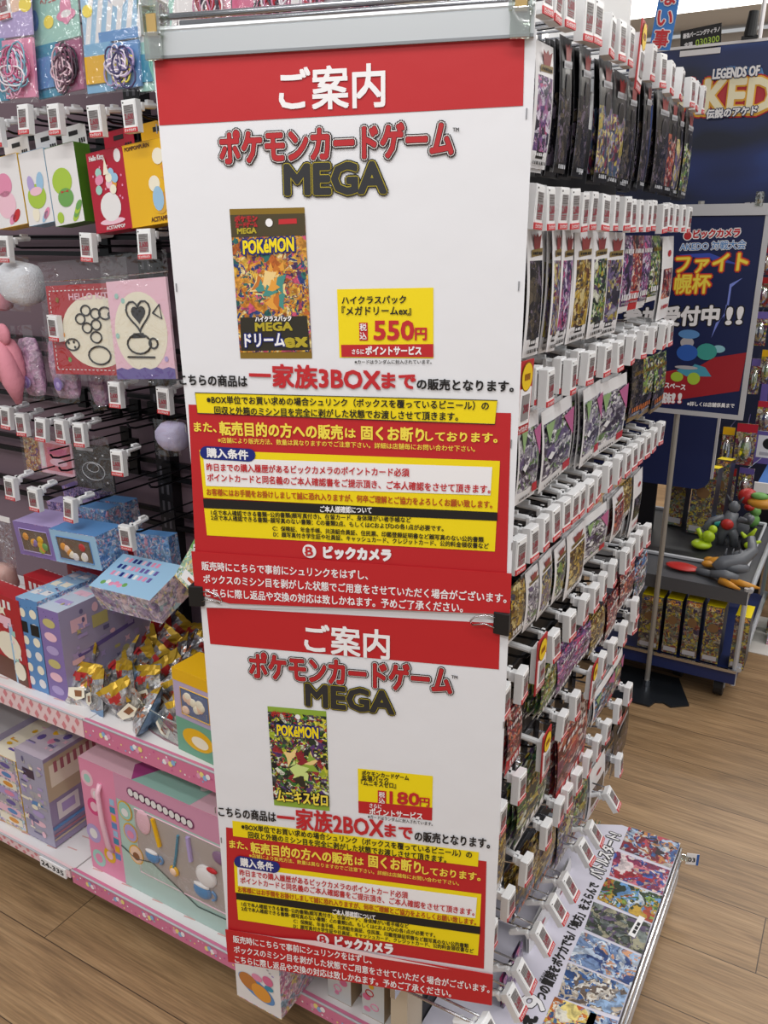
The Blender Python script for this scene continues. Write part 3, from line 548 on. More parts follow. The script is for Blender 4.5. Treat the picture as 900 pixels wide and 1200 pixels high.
Q(b, [(419, 901), (507, 910), (506, 962), (420, 953)], 1, YEL); TX(b, 'ポケモンカードゲーム', 424, 906, 479, 912, 5.5, INK, .0003); TX(b, '拡張パック', 424, 911.5, 455, 914.5, 5.5, INK, .0003); TX(b, '『ムニキスゼロ』', 423, 917, 464, 921, 6.5, INK, .0003)
Q(b, [(443, 927), (452, 928), (452, 942), (443, 941)], 2, INKR); TX(b, '税', 444, 931, 451, 931.5, 6, INKW, .0002, 4); TX(b, '込', 444, 938, 451, 938.5, 6, INKW, .0002, 4); TX(b, '180', 457, 934.5, 491, 937, 13.5, INKR, .0011, 3, True); TX(b, '円', 492, 939.5, 503, 940.5, 10, INKR, .0007)
Q(b, [(419.7, 939), (506.5, 947), (506, 962), (420, 953)], 1.5, RED); Q(b, [(442.5, 926.5), (452.5, 927.5), (452.5, 942.5), (442.5, 941.5)], 1.8, INKR)
TX(b, 'さらに', 433, 944, 447, 945.5, 5, INKW, .0002); TX(b, 'ポイントサービス', 433, 951, 495, 957, 7.5, INKW, .0004); TX(b, '※カードはランダムに封入されています。', 431, 957, 507, 966, 4, INK, .0001)
TX(b, 'こちらの商品は', 256, 951, 323, 958, 11, INK, .0006); TX(b, '一家族2BOX', 325, 958, 449, 971, 23, INKR, .0012); TX(b, 'まで', 451, 973, 483, 977, 15, INKR, .0011); TX(b, 'の販売となります。', 486, 980, 574, 989, 11, INK, .0006)
Q(b, [(264.5, 970), (570, 1010), (567, 1136), (267, 1090)], 1, RED); Q(b, [(272, 962), (561, 999), (560, 1016), (273, 980)], 2, YEL)
TX(b, '※BOX単位でお買い求めの場合シュリンク（ボックスを覆っているビニール）の', 283, 968.5, 553, 1002, 6.8, INK, .0003, 4); TX(b, '回収と外箱のミシン目を完全に剥がした状態でお渡しさせて頂きます。', 291, 978, 523, 1007.5, 6.8, INK, .0003, 4)
TX(b, 'また、', 269, 989, 290, 991.5, 9, INKY, .0005); TX(b, '転売目的の方への販売', 294, 993.5, 413, 1008, 12, INKY, .0008); TX(b, 'は', 416, 1009, 426, 1010, 9, INKY, .0005); TX(b, '固くお断り', 432, 1009, 493, 1017, 13, INKY, .0008); TX(b, 'しております。', 495, 1020, 563, 1028, 9, INKY, .0005)
TX(b, '※店舗により販売方法、数量は異なりますのでご注意下さい。詳細は店舗毎にお問い合わせ下さい。', 292, 1002.5, 538, 1035.5, 4.4, INKY, .0001)
Q(b, [(274, 1010), (564, 1048), (562, 1087), (275.5, 1046)], 2, YEL); Q(b, [(278, 1016), (559, 1052), (557, 1076), (279, 1038)], 3, INKW); pill(274.5, 1009.5, 328, 1016, 6.8, '購入条件')
TX(b, '昨日までの購入履歴があるビックカメラのポイントカード必須', 281, 1022, 478, 1049, 7, INKR, .0003, 5); TX(b, 'ポイントカードと同名義のご本人確認書をご提示頂き、ご本人確認をさせて頂きます。', 282, 1031, 556, 1069, 7, INKR, .0003, 5)
TX(b, 'お客様にはお手間をお掛けしまして誠に恐れ入りますが、何卒ご理解とご協力をよろしくお願い致します。', 279, 1042, 558, 1081, 6, INKB, .0003, 4)
Q(b, [(276.5, 1046), (563, 1086), (562.5, 1095), (277, 1054)], 3, INK); TX(b, 'ご本人様確認について', 390, 1068, 440, 1075, 6, INKW, .0003, 5); Q(b, [(277, 1054), (562, 1094), (560, 1120), (279, 1078)], 2, YEL)
TX(b, '1点で本人確認できる書類−公的書類(顔写真付き)、在留カード、身体障がい者手帳など', 283, 1059, 479, 1085.5, 4.6, INK, .0002, 4); TX(b, '2点で本人確認できる書類−顔写真のない書類：Cの書類2点、もしくはCおよびDの各1点が必要です。', 283, 1064.5, 510, 1096, 4.6, INK, .0002, 4)
TX(b, 'C：保険証、年金手帳、共済組合員証、住民票、印鑑登録証明書など顔写真のない公的書類', 344, 1079, 549, 1108.5, 4.6, INK, .0002, 4); TX(b, 'D：顔写真付き学生証や社員証、キャッシュカード、クレジットカード、公的料金領収書など', 344, 1085, 555, 1114.5, 4.6, INK, .0002, 4)
shop(b, 378.5, 1101, 7, 393, 1103.5, 460, 1113, 12)
b.build('sheet', t2)
b = MB(); b.M = Matrix.Translation((0, -.0035, 0)); sheet(b, [(264.5, 1088), (578, 1141), (576.5, 1177), (268, 1126)], RED)
TX(b, '販売時にこちらで事前にシュリンクをはずし、', 274, 1099, 436, 1124, 7.8, INKW, .0003, 1); TX(b, 'ボックスのミシン目を剥がした状態でご用意をさせていただく場合がございます。', 275, 1111, 574, 1158, 7.8, INKW, .0003, 1); TX(b, 'こちらに際し返品や交換の対応は致しかねます。予めご了承ください。', 276, 1122.5, 529, 1163, 7.8, INKW, .0003, 1)
Q(b, [(320, 1097), (370, 1107), (440, 1121), (530, 1135), (440, 1117), (370, 1101)], .6, mat('paper_curl', '#ecd3d6', .5))
l = b.build('notice_strip', t2); l['label'] = 'red stapled paper strip with three white lines'
staples(t2, [(242, 842), (252, 950), (259, 985), (590, 850), (586, 980)])
tag(t2, 'lower white poster with red header and yellow 180円 price box, clipped under the upper one', 'poster')
# ------- rail, clips, bar
RAILM = mat('rail_silver', '#c9cdd0', .35, .35)
b = MB(); p, q = U(178, 66), U(626, 38)
b.box(p[0], q[0], -.004, .005, 1.638, 1.664, RAILM); b.tube([(p[0], .001, 1.667), (q[0], .001, 1.667)], .004, RAILM, 8); b.box(p[0], q[0], -.0045, -.003, 1.638, 1.641, mat('rail_dark_lip', '#8f9296', .4, .4))  # last box: darker grey lip along the rail's lower front edge
rl = b.build('poster_rail', loc=P0, rot=(0, 0, PH)); tag(rl, 'silver aluminium clamp rail holding the top edge of the upper poster', 'poster rail')
AMB = mat('clip_amber', '#b79a5e', .4)
for i, px in enumerate((184, 610)):
    u = U(px, 50)[0]; t = empty('hanger_clip', P0 + PUX * u + Vector((0, 0, 1.652)), (0, 0, PH))
    b = MB(); b.box(-.010, .010, -.012, -.006, -.016, .012, HARD); b.box(-.010, .010, .006, .012, -.016, .036, HARD); b.box(-.010, .010, -.013, .012, .036, .044, HARD); b.box(-.012, -.008, -.013, .012, .008, .04, HARD); b.box(.008, .012, -.013, .012, .008, .04, HARD); b.build('body', t, bevel=.001)
    b = MB(); b.box(-.006, .006, -.010, .004, .008, .030, AMB); b.build('grip_insert', t)
    tag(t, ['clear plastic hanger clip at the left end of the silver rail', 'clear plastic hanger clip at the right end of the silver rail'][i], 'clip')
b = MB(); a0, a1 = U(170, 52)[0], U(634, 16)[0]; zb = 1.684
b.tube([(a0, .018, zb), (a1 - .01, .018, zb), (a1, .024, zb), (a1 + .003, .034, zb), (a1 - .004, .046, zb), (a1 - .02, .05, zb), (a0 + .02, .05, zb)], .0036, CHROME, 8)
b.tube([(a0 + .1, .05, zb), (a0 + .1, .30, zb)], .003, CHROME, 6); b.tube([(a1 - .08, .05, zb), (a1 - .08, .075, zb)], .003, CHROME, 6)
hb = b.build('hanging_bar', loc=P0, rot=(0, 0, PH), smooth=True); tag(hb, 'bent chrome wire bar running just above the silver rail', 'bar')
for i, (px, py, hx) in enumerate([(232, 697, 1), (588, 729, -1)]):
    u, z = U(px, py); t = empty('binder_clip', P0 + PUX * u + Vector((0, 0, z)), (0, 0, PH))
    b = MB(); b.add([(-.010 * hx, -.009, .015), (.010 * hx, -.0045, .015), (.010 * hx, .006, .015), (-.010 * hx, .010, .015), (-.010 * hx, -.009, -.015), (.010 * hx, -.0045, -.015), (.010 * hx, .006, -.015), (-.010 * hx, .010, -.015)], [(0, 1, 2, 3), (7, 6, 5, 4), (0, 4, 5, 1), (1, 5, 6, 2), (2, 6, 7, 3), (3, 7, 4, 0)], BLACK); b.build('spring_body', t, bevel=.001)
    b = MB(); b.tube([(.008 * hx, -.006, .008), (.020 * hx, -.0065, .010), (.034 * hx, -.006, .005), (.039 * hx, -.006, -.001), (.036 * hx, -.006, -.006), (.02 * hx, -.0065, -.002), (.008 * hx, -.006, -.006)], .0011, CHROME, 6); b.build('wire_handle', t, smooth=True)
    b = MB(); b.tube([(.008 * hx, .0075, .008), (.03 * hx, .008, .004), (.036 * hx, .008, -.003), (.03 * hx, .008, -.006), (.008 * hx, .0075, -.006)], .0011, CHROME, 6); b.build('wire_handle', t, smooth=True)
    tag(t, ['black binder clip on the left edges of both posters', 'black binder clip on the right edges of both posters'][i], 'binder clip')

# ================================================================== deck in front of the card rack
DZ = .12
t = empty('base_deck', (-.37, 1.32, 0))
def rel(b, o): b.v = [v - o for v in b.v]; return b
O = Vector(t.location); DECKB = mat('deck_side', '#c4cad6', .4); LAV = mat('board_lavender', '#d9d6e4', .42)
b = MB(); b.M = Matrix.Translation(-O); b.box(PX + .002, -.20, .95, 1.66, .012, .112, DECKB); b.build('body', t)
b = MB(); b.M = Matrix.Translation(-O); b.box(-.1965, -.190, .95, 1.675, .03, .1235, mat('rail_pale', '#ccd2de', .2)); b.tube([(-.1925, .95, .1235), (-.1925, 1.675, .1235)], .004, CHROME, 8); b.tube([(-.1895, .95, .09), (-.1895, 1.675, .09)], .003, CHROME, 8); b.build('edge_rail', t)
tag(t, 'low grey base deck with clear edge rail on the floor under the card rack', 'display base')
M = Matrix(((0, 0, -1, 0), (1, 0, 0, 0), (0, -1, 0, DZ), (0, 0, 0, 1)))      # board face: reading along +Y, up = -X, facing up
def D2(px, py): p = at(px, py, 2, DZ); return (p.y, -p.x)
b = MB(); b.M = M
b.prism([(.95, .197), (1.685, .197), (1.688, .33), (1.66, .385), (1.60, -PX - .002), (.95, -PX - .002)], -.004, .003, LAV)
pal = [['#3d5f9c', '#b5c9e0', '#8a2a3a', '#3a2b33', '#d9d2c9', '#c98a4a', '#c44a5a'], ['#b52a3a', '#2f4a9c', '#e9d9d9', '#d97a8a', '#8a2a55', '#4a6ac0', '#f0c9b0'], ['#3a6a2f', '#6fa3d9', '#c9a23a', '#2a3d24', '#b5482a', '#8aa84a', '#d9e3ea'], ['#55605c', '#3a4238', '#6a5a78', '#8a948f', '#2f3a2a', '#a9a58a', '#3d4a3a'], ['#a9c4e4', '#3a5a9c', '#e4ecf4', '#7a95c0', '#d9a07a', '#2f4a85', '#c4d4e8'], ['#4a78b8', '#f0ece4', '#c9b9a4', '#2f5590', '#e4dccf', '#6a5a50', '#9cbbe0'], ['#e0b33a', '#e9e4d4', '#c45a2a', '#5a90c0', '#d97a2f', '#f4e08a', '#3a5a8a']]
q3 = lambda x, y: (600 + x / 3, 940 + y / 3)
tiles = [[(410, 92), (592, 150), (558, 238), (378, 170)], [(362, 176), (555, 246), (528, 332), (342, 264)], [(332, 270), (528, 336), (492, 432), (298, 346)], [(286, 356), (488, 436), (458, 542), (254, 452)], [(246, 460), (454, 548), (418, 652), (198, 562)], [(196, 570), (414, 656), (376, 762), (160, 690)], [(150, 690), (300, 748), (262, 860), (100, 800)]]
for i, T in enumerate(tiles):
    P = [D2(*q3(*p)) for p in T]
    b.poly(P, -.0046, art('art_tile_%d' % i, pal[i], 24, .4, warp=1.1, detail=9))
for i, (a0, c0) in enumerate([((190, 770), (372, 800))]):
    P = [D2(*q3(*p)) for p in [(275, 745), (372, 775), (340, 860), (240, 830)]]; b.poly(P, -.0046, art('art_tile_4', pal[4], 24))
TXL = [('9', (62, 738), (92, 688), 40, 1), ('つの冒険をポケカでも！', (98, 700), (205, 490), 20, 0), ('「地方」をえらんで', (212, 480), (292, 296), 20, 0)]
def LT(s, a, c, h, m, bold, y, latin=False):
    p0, p1 = D2(*q3(*a)), D2(*q3(*c)); b.text(s, p0, p1, h, m, bold, y, latin=latin, rings=8)
LT('つの冒険をポケカでも/「地方」をえらんで', (98, 700), (291, 292), .021, INK, .0011, -.0046)
LT('9', (66, 735), (88, 692), .042, INK, .0028, -.0046, True); LT('9', (66, 735), (88, 692), .042, INKW, .0012, -.005, True)
LT('ぼうけん', (100, 636), (122, 596), .007, INK, .0003, -.0046)
LT('バトルスタート!', (292, 268), (362, 116), .030, INK, .0040, -.0046); LT('バトルスタート!', (292, 268), (362, 116), .030, INKW, .0012, -.005)
LT('え', (50, 790), (66, 755), .026, INK, .003, -.0046)
P = [D2(*q3(*p)) for p in [(447, 405), (467, 415), (430, 484), (407, 472)]]; b.poly(P, -.0052, INKW)
for k in range(3):
    f = .22 + .22 * k; P = [D2(*q3(*p)) for p in [(447 - 33 * f + 2, 415 + 60 * f), (459 - 33 * f, 421 + 60 * f), (453 - 33 * f, 432 + 60 * f), (441 - 33 * f + 2, 426 + 60 * f)]]; b.poly(P, -.0055, INK)
pb = b.build('printed_board'); tag(pb, 'lavender printed board with painted fantasy panels and Japanese slogan, lying on the base deck', 'sign board')
p = at(806, 1006, 0, -.175); t = empty('location_clip', p, (0, 0, R(0)))
b = MB(); b.M = Matrix.Rotation(R(20), 4, 'Z'); b.box(-.003, .024, 0, .0012, -.016, .014, INKW); b.box(.019, .024, -.0006, 0, -.016, .014, mat('clip_blue', '#2a5fae', .5)); b.text('03', (.001, -.002), (.016, -.002), .011, INK, .0006, -.0008, latin=True); b.build('card', t)
b = MB(); b.box(-.014, .003, -.002, .003, -.008, .006, HARD); b.build('holder', t)
tag(t, 'small white and blue location card marked 03 clipped to the deck edge', 'location card')
# ================================================================== goods on the long side
def rnd(a, b_): return random.uniform(a, b_)
def rect(b, x0, x1, z0, z1, y, m): b.poly([(x0, z0), (x1, z0), (x1, z1), (x0, z1)], y, m)
def carton(label, group, loc, W, D, H, front, side=None, top=None, rot=(0, 0, 0), deco=None, window=None, tab=None, name='product_box', cat='box', back=None):
    """printed carton; origin at the middle of its bottom, front towards -y"""
    side = side or front; top = top or side
    b = MB(); b.box(-W / 2, W / 2, -D / 2, D / 2, 0, H, side, front=front, top=top, bottom=side, back=back or side)
    for z in (0.0, H): b.tube([(-W / 2, -D / 2, z), (W / 2, -D / 2, z)], .0006, side, 4)
    if deco: deco(b, W, D, H)
    r = b.build(name, loc=loc, rot=rot, bevel=.0008)
    if window:
        x0, x1, z0, z1, inner, stuff = window; y = -D / 2
        w_ = MB(); rect(w_, x0, x1, z0, z1, y - .0006, inner); w_.tube([(x0, y - .001, z0), (x1, y - .001, z0), (x1, y - .001, z1), (x0, y - .001, z1)], .0012, top, 4, closed=True)
        if stuff: stuff(w_, x0, x1, z0, z1, y)
        wo = w_.build('window', r)
        f = MB(); rect(f, x0, x1, z0, z1, y - .006, CLEAR); f.build('window_film', wo)
    if tab:
        tw, th, tm, off = tab; h = MB(); h.box(-tw / 2 + off, tw / 2 + off, D / 2 - .0015, D / 2, H, H + th, tm); h.box(-.012 + off, .012 + off, D / 2 - .0022, D / 2 - .0015, H + th * .55, H + th * .75, INK)
        for i in range(3): h.box(tw * .2 + off + i * .006, tw * .2 + off + i * .006 + .004, D / 2 - .0022, D / 2 - .0015, H + th * .15, H + th * .35, INK)
        h.build('hang_tab', r)
    tag(r, label, cat, group); return r
def busy(b, W, D, H, cols, n=44, seed=1, faces='fst'):
    rr = random.Random(seed)
    for i in range(n):
        f = faces[i % len(faces)]; m = cols[rr.randrange(len(cols))]; k = .0007 + .000012 * i; kind = rr.random()
        A_, B_ = {'f': (W, H), 's': (D, H), 't': (W, D)}[f]; sz = min(A_, B_, .12)
        u, v = rr.uniform(-.42, .42) * A_, rr.uniform(-.42, .42) * B_; a, c = sz * rr.uniform(.03, .12), sz * rr.uniform(.03, .10)
        if kind < .45: P = [(u + a * math.cos(2 * math.pi * q / 10), v + c * math.sin(2 * math.pi * q / 10)) for q in range(10)]
        elif kind < .75: a *= 1.6; c *= .45; P = [(u - a, v - c), (u + a, v - c), (u + a, v + c), (u - a, v + c)]
        else: P = [(u + a * (1.2 if q % 2 else .5) * math.cos(math.pi * q / 4), v + a * (1.2 if q % 2 else .5) * math.sin(math.pi * q / 4)) for q in range(8)]
        P = [(max(-A_ / 2, min(A_ / 2, x)), max(-B_ / 2, min(B_ / 2, y))) for x, y in P]
        if f == 'f': b.quad([(x, -D / 2 - k, y + H / 2) for x, y in P], m)
        elif f == 's': b.quad([(W / 2 + k, x, y + H / 2) for x, y in P], m)
        else: b.quad([(x, y, H + k) for x, y in P], m)
def px_box(x0, x1, yt, yb, Y): p0 = at(x0, yb, 1, Y); p1 = at(x1, yb, 1, Y); zt = at((x0 + x1) / 2, yt, 1, Y).z; return p0.x, p1.x, (p0.z + p1.z) / 2, zt
CW = mat('carton_white', '#e9e6e6', .4); CRIM = mat('carton_crimson', '#b0122f', .35); CYEL = mat('carton_yellow', '#e9b414', .38); CGRN = mat('carton_green', '#47741d', .4)
PNK = mat('print_pink', '#e58fb0', .4); LPNK = mat('print_light_pink', '#f0c3d2', .4); LBL = mat('print_light_blue', '#9cc3e0', .4); MBL = mat('print_blue', '#5c8fc7', .4); LIL = mat('print_lilac', '#b5a3d4', .4); DLIL = mat('print_purple', '#8873b0', .4)
MINT = mat('print_mint', '#a3d0c4', .4); TEAL = mat('print_teal', '#3a8fae', .45); CRM = mat('print_cream', '#f2ead4', .45); ORG = mat('print_orange', '#e39a3a', .45); GRN = mat('print_green', '#6da352', .45); LIME = mat('print_lime', '#a9c840', .4); SKIN = mat('print_peach', '#f0cdb4', .45)
PVC = mat('print_grey', '#b4b0b4', .4); VIOL = mat('print_violet', '#6a5aa0', .4)
# ---- row of small hanging cartons (second row of hooks)
def deco_figure(kind):
    def f(b, W, D, H):
        y = -D / 2 - .0006
        if kind == 'pastel':
            b.disc((0, H * .38), W * .36, H * .17, y, LIME, 20); b.disc((-.012, H * .55), W * .13, H * .13, y - .0002, LIL, 16, .2); b.disc((.014, H * .56), W * .14, H * .14, y - .0002, LBL, 16, -.2); b.disc((0, H * .45), W * .24, H * .06, y - .0004, LPNK, 16); b.disc((-.01, H * .14), .01, .013, y, CRM, 12); b.disc((.02, H * .13), .013, .006, y, PNK, 10, .8); b.disc((.014, H * .09), .013, .005, y, LBL, 10, .8)
        if kind == 'green':
            b.disc((-.004, H * .55), W * .33, H * .17, y, LIME, 22); b.disc((.0, H * .34), W * .26, H * .12, y - .0002, GRN, 20); b.poly([(-.010, H * .43), (.0, H * .415), (-.010, H * .40)], y - .0005, INKR); b.poly([(.010, H * .43), (.0, H * .415), (.010, H * .40)], y - .0005, INKR)
            for i in range(4): b.disc((.020 + i * .004, H * (.08 + .045 * i)), .011, .006, y - .0002 * i, GRN if i % 2 else LIME, 10, .7)
            b.disc((-.022, H * .10), .009, .010, y, LIME, 14)
        if kind == 'red':
            for i in range(14): b.disc((rnd(-.4, .4) * W, rnd(.1, .95) * H), .0022, .0022, y, PNK, 6)
            b.disc((0, H * .12), W * .34, H * .04, y - .0001, LPNK, 20); b.disc((0, H * .30), W * .28, H * .18, y - .0002, CW, 20)
            for i in range(12): b.disc((rnd(-.26, .26) * W, H * rnd(.48, .74)), .008, .008, y - .0003 - i * .00005, random.choice([LPNK, CRM, ORG, MINT, LBL, PNK]), 12)
            b.poly([(-.007, H * .7), (.007, H * .7), (0, H * .92)], y - .0012, CRM); b.disc((W * .34, H * .90), .0085, .011, y, CW, 14)
            b.text('ACSTAMPOP', (-W * .2, H * .045), (W * .32, H * .045), .0055, CW, .0003, y, latin=True); b.text('Hello Kitty', (-W * .42, H * .93), (-W * .02, H * .93), .008, CW, .0005, y, latin=True)
        if kind == 'yellow':
            b.text('POMPOMPURIN', (-W * .44, H * .95), (W * .12, H * .95), .006, mat('ink_dark_brown', '#5a2d12', .5), .0004, y, latin=True); b.text('ACSTAMPOP', (-W * .02, H * .06), (W * .46, H * .06), .0075, mat('ink_dark_brown', '#5a2d12', .5), .0004, y, latin=True)
            for i in range(12): b.disc((W * rnd(.12, .4), H * rnd(.2, .8)), .013, .013, y - i * .00005, random.choice([CYEL, CRM, ORG, mat('print_amber', '#d9a53a', .4)]), 14)
            b.disc((W * .2, H * .3), .013, .02, y - .0008, LBL, 14)
        if kind == 'pinkwhite':
            b.disc((-.005, H * .32), W * .3, H * .2, y, LPNK, 20); b.disc((-.005, H * .6), W * .26, H * .17, y, PNK, 20); b.disc((.018, H * .14), .015, .008, y, INKR, 12, .7); b.disc((.005, H * .10), .012, .007, y, PNK, 12, .7)
    return f
for (x0, x1, yt, yb, kind, front, side, tabm, lab, tilt) in [
    (-4, 32, 182, 266, 'pinkwhite', CW, CYEL, CW, 'white hanging box with pink figure, leftmost of the small row', 7), (33, 63, 175, 263, 'pastel', CW, LBL, CW, 'narrow white hanging box with pastel egg shapes in green bowl', 7),
    (64, 99, 168, 263, 'green', CW, CGRN, CW, 'white hanging box with green figure and green side', 7), (112, 155, 174, 271, 'red', CRIM, CRIM, CRIM, 'crimson hanging box with pastel sweets tower', 6.5), (153, 205, 164, 264, 'yellow', CYEL, CYEL, CYEL, 'yellow hanging box beside the upper poster', 6)]:
    X0, X1, Z0, Z1 = px_box(x0, x1, yt, yb, 1.10)
    r = carton(lab, 'small acrylic stamp boxes on hooks', ((X0 + X1) / 2, 1.10 + .02, Z0), X1 - X0, .036, Z1 - Z0, front, side, side, (R(-3), R(-tilt), 0), deco_figure(kind), None, ((X1 - X0) * .8, .038, tabm, .004))
# ---- A side tags
A_TAGS = [('top', [(4, 4)], 1.10), ('second', [(-6, 155), (27, 140), (63, 140), (111, 142), (152, 136)], 1.08), ('third', [(4, 292), (101, 290), (169, 286)], 1.08), ('fourth', [(62, 385), (134, 463), (191, 470)], 1.10),
          ('fifth', [(6, 490), (24, 498), (47, 504), (70, 506), (92, 510)], 1.12), ('sixth', [(137, 543)], 1.06), ('seventh', [(11, 573), (39, 586), (80, 598), (147, 631), (234, 655)], 1.05)]
for rn, lst, Y in A_TAGS:
    for i, (px, py) in enumerate(lst):
        p = at(px, py, 1, Y); put_tag(p, R(rnd(-4, 4)), f'white electronic price tag, {ORD[i]} from left, {rn} hook row of character goods', 'price tags among the character goods', tilt=R(rnd(-5, 2)), roll=R(rnd(-3, 3)))
        put_hook(p + Vector((0, .02, 0)), (p.x, BKY - .03, p.z), f'black wire hook behind the {ORD[i]} tag from left, {rn} hook row of character goods', 'peg hooks among the character goods')
for i, (px, py, px2) in enumerate([(100, 392, 0), (70, 555, 0), (175, 575, 0), (60, 540, 0), (150, 505, 0)]):
    p = at(px, py, 1, 1.12); put_hook(p, (p.x, BKY - .03, p.z), ['empty black wire hook left of the soft pink pouches', 'empty black wire hook under the pink craft card', 'empty black wire hook beside the slotted upright', 'empty black wire hook left of the black card', 'empty black wire hook above the lone price tag'][i], 'empty hooks on the pegboard')
# ---- top row: sewing kit bags
def cords(cx, cz, w, h, cols, n, y):
    b = MB()
    for k in range(n):
        P = []; a0 = rnd(0, 6.28); rx, rz = w * rnd(.10, .34), h * rnd(.12, .34); ox, oz = cx + rnd(-.2, .2) * w, cz + rnd(-.12, .12) * h; ph = rnd(0, 6)
        for i in range(18):
            a = a0 + 2 * math.pi * i / 18; q = 1 + .25 * math.sin(2 * a + ph); P.append((ox + rx * q * math.cos(a), y - .002 - .0012 * (k % 5) - .001 * math.sin(3 * a), oz + rz * q * math.sin(a)))
        b.tube(P, .0016, cols[k % len(cols)], 5, closed=True)
    return b
def kit(label, x0, x1, yt, yb, Y, card, lower, colz, fn=None, split=.5, rot=0):
    X0, X1, Z0, Z1 = px_box(x0, x1, yt, yb, Y); W, H = X1 - X0, Z1 - Z0
    t = empty('craft_kit_bag', ((X0 + X1) / 2, Y + .01, Z0), (R(-2), R(rot), R(rnd(-4, 4))))
    b = MB(); b.box(-W * .47, W * .47, -.001, .001, H * split, H * .98, card)
    if fn: fn(b, W, H, split)
    b.build('header_card', t)
    b = MB(); b.box(-W * .47, W * .0, -.003, .001, H * .03, H * split, lower[0]); b.box(-W * .02, W * .47, -.004, .001, H * .04, H * (split - .02), lower[1]); b.box(-W * .45, -W * .1, -.006, -.003, H * .1, H * (split - .1), lower[2]); b.build('felt_sheets', t)
    cords(W * .18, H * split * .5, W * .55, H * split * .95, colz, 24, -.007).build('cord_bundle', t, smooth=True)
    b = MB(); n = 10
    for j in range(n):
        for i in range(4):
            xs = [-.5 * W + W * i / 4, -.5 * W + W * (i + 1) / 4]; zs = [H * j / n, H * (j + 1) / n]
            yy = lambda x, z: -.013 * max(.1, 1 - (2 * x / W) ** 2) * (1 if z < H * split else .4) - .002
            b.quad([(xs[0], yy(xs[0], zs[0]), zs[0]), (xs[1], yy(xs[1], zs[0]), zs[0]), (xs[1], yy(xs[1], zs[1]), zs[1]), (xs[0], yy(xs[0], zs[1]), zs[1])], CLEAR)
    b.build('clear_bag', t, smooth=True)
    tag(t, label, 'craft kit', 'craft kit bags on the top hooks')
CORD = lambda *c: [mat('cord_' + x[1:], x, .6) for x in c]
def f_teal(b, W, H, s):
    b.text('はじめての', (-W * .3, H * .90), (W * .06, H * .90), .010, INKR, .0004, -.0016); b.text('ソーイングキット', (-W * .36, H * .83), (W * .2, H * .83), .010, INKR, .0004, -.0016); b.text('ヘアゴム', (-W * .25, H * .76), (W * .06, H * .76), .010, INKR, .0004, -.0016)
    b.disc((W * .24, H * .66), W * .17, H * .075, -.0018, PNK, 20, 1.5); b.disc((W * .24, H * .615), W * .19, H * .045, -.0019, PNK, 20); b.disc((W * .24, H * .625), W * .1, H * .028, -.002, CW, 16); b.disc((-W * .12, H * .60), W * .1, H * .05, -.0018, INKY, 18); b.disc((-W * .4, H * .64), W * .08, H * .08, -.0018, MBL, 16); b.disc((W * .35, H * .93), W * .1, H * .05, -.0018, PNK, 14)
def f_blue(b, W, H, s):
    for i in range(6): b.poly([(-W * .45 + i * .022, H * s), (-W * .45 + i * .022 + .011, H * s), (-W * .45 + i * .022 + .035, H * .97), (-W * .45 + i * .022 + .024, H * .97)], -.0012, CW)
    b.disc((W * .18, H * .80), W * .2, H * .12, -.0016, mat('print_slate_blue', '#7d97d4', .4), 22); b.disc((W * .18, H * .76), W * .15, H * .09, -.0018, CW, 22); rect(b, -W * .2, W * .47, H * s, H * (s + .08), -.0019, MBL); b.disc((-W * .36, H * .68), W * .09, H * .05, -.0018, INKY, 16)
def f_purp(b, W, H, s):
    b.disc((W * .2, H * .72), W * .24, H * .1, -.0014, SKIN, 20); b.disc((W * .1, H * .80), W * .16, H * .09, -.0016, mat('print_hot_pink', '#d94a86', .4), 18); b.disc((W * .38, H * .66), W * .1, H * .05, -.0016, INKY, 14); b.disc((-W * .2, H * .7), W * .1, H * .06, -.0016, LPNK, 14)
def f_pink(b, W, H, s):
    rect(b, -W * .47, W * .47, H * (s + .02), H * (s + .12), -.0014, mat('print_rose', '#d96c94', .4)); b.disc((0, H * (s + .22)), W * .2, H * .08, -.0016, LPNK, 18); b.disc((W * .25, H * (s + .16)), W * .1, H * .06, -.0016, MBL, 16)
kit('purple craft kit bag at far left of the top hooks', -30, 44, -60, 122, 1.09, LIL, (TEAL, PNK, LPNK), CORD('#e6a9c4', '#efe9ee', '#7fb0c4', '#c45c86'), f_purp, .46, 2)
kit('teal craft kit bag with pink Japanese title', 38, 101, -48, 115, 1.10, MINT, (TEAL, mat('felt_dark_rose', '#a85a80', .8), MBL), CORD('#2a2530', '#d98aa8', '#3d3340', '#e8c9d4', '#6a4a5c'), f_teal, .44, -2)
kit('light blue striped craft kit bag with yellow felt', 99, 163, -48, 110, 1.09, LBL, (mat('felt_sky', '#7fb0d4', .8), MBL, mat('felt_yellow', '#e0ad1e', .85)), CORD('#8f7fb5', '#e6d95a', '#b5a0cc', '#efe4f0', '#4a4570'), f_blue, .42, -1)
kit('mint craft kit bag partly behind the left hanger clip', 160, 206, -48, 109, 1.10, MINT, (MINT, LBL, TEAL), CORD('#7fc4b5', '#efe9ee'), f_blue, .42, 0)
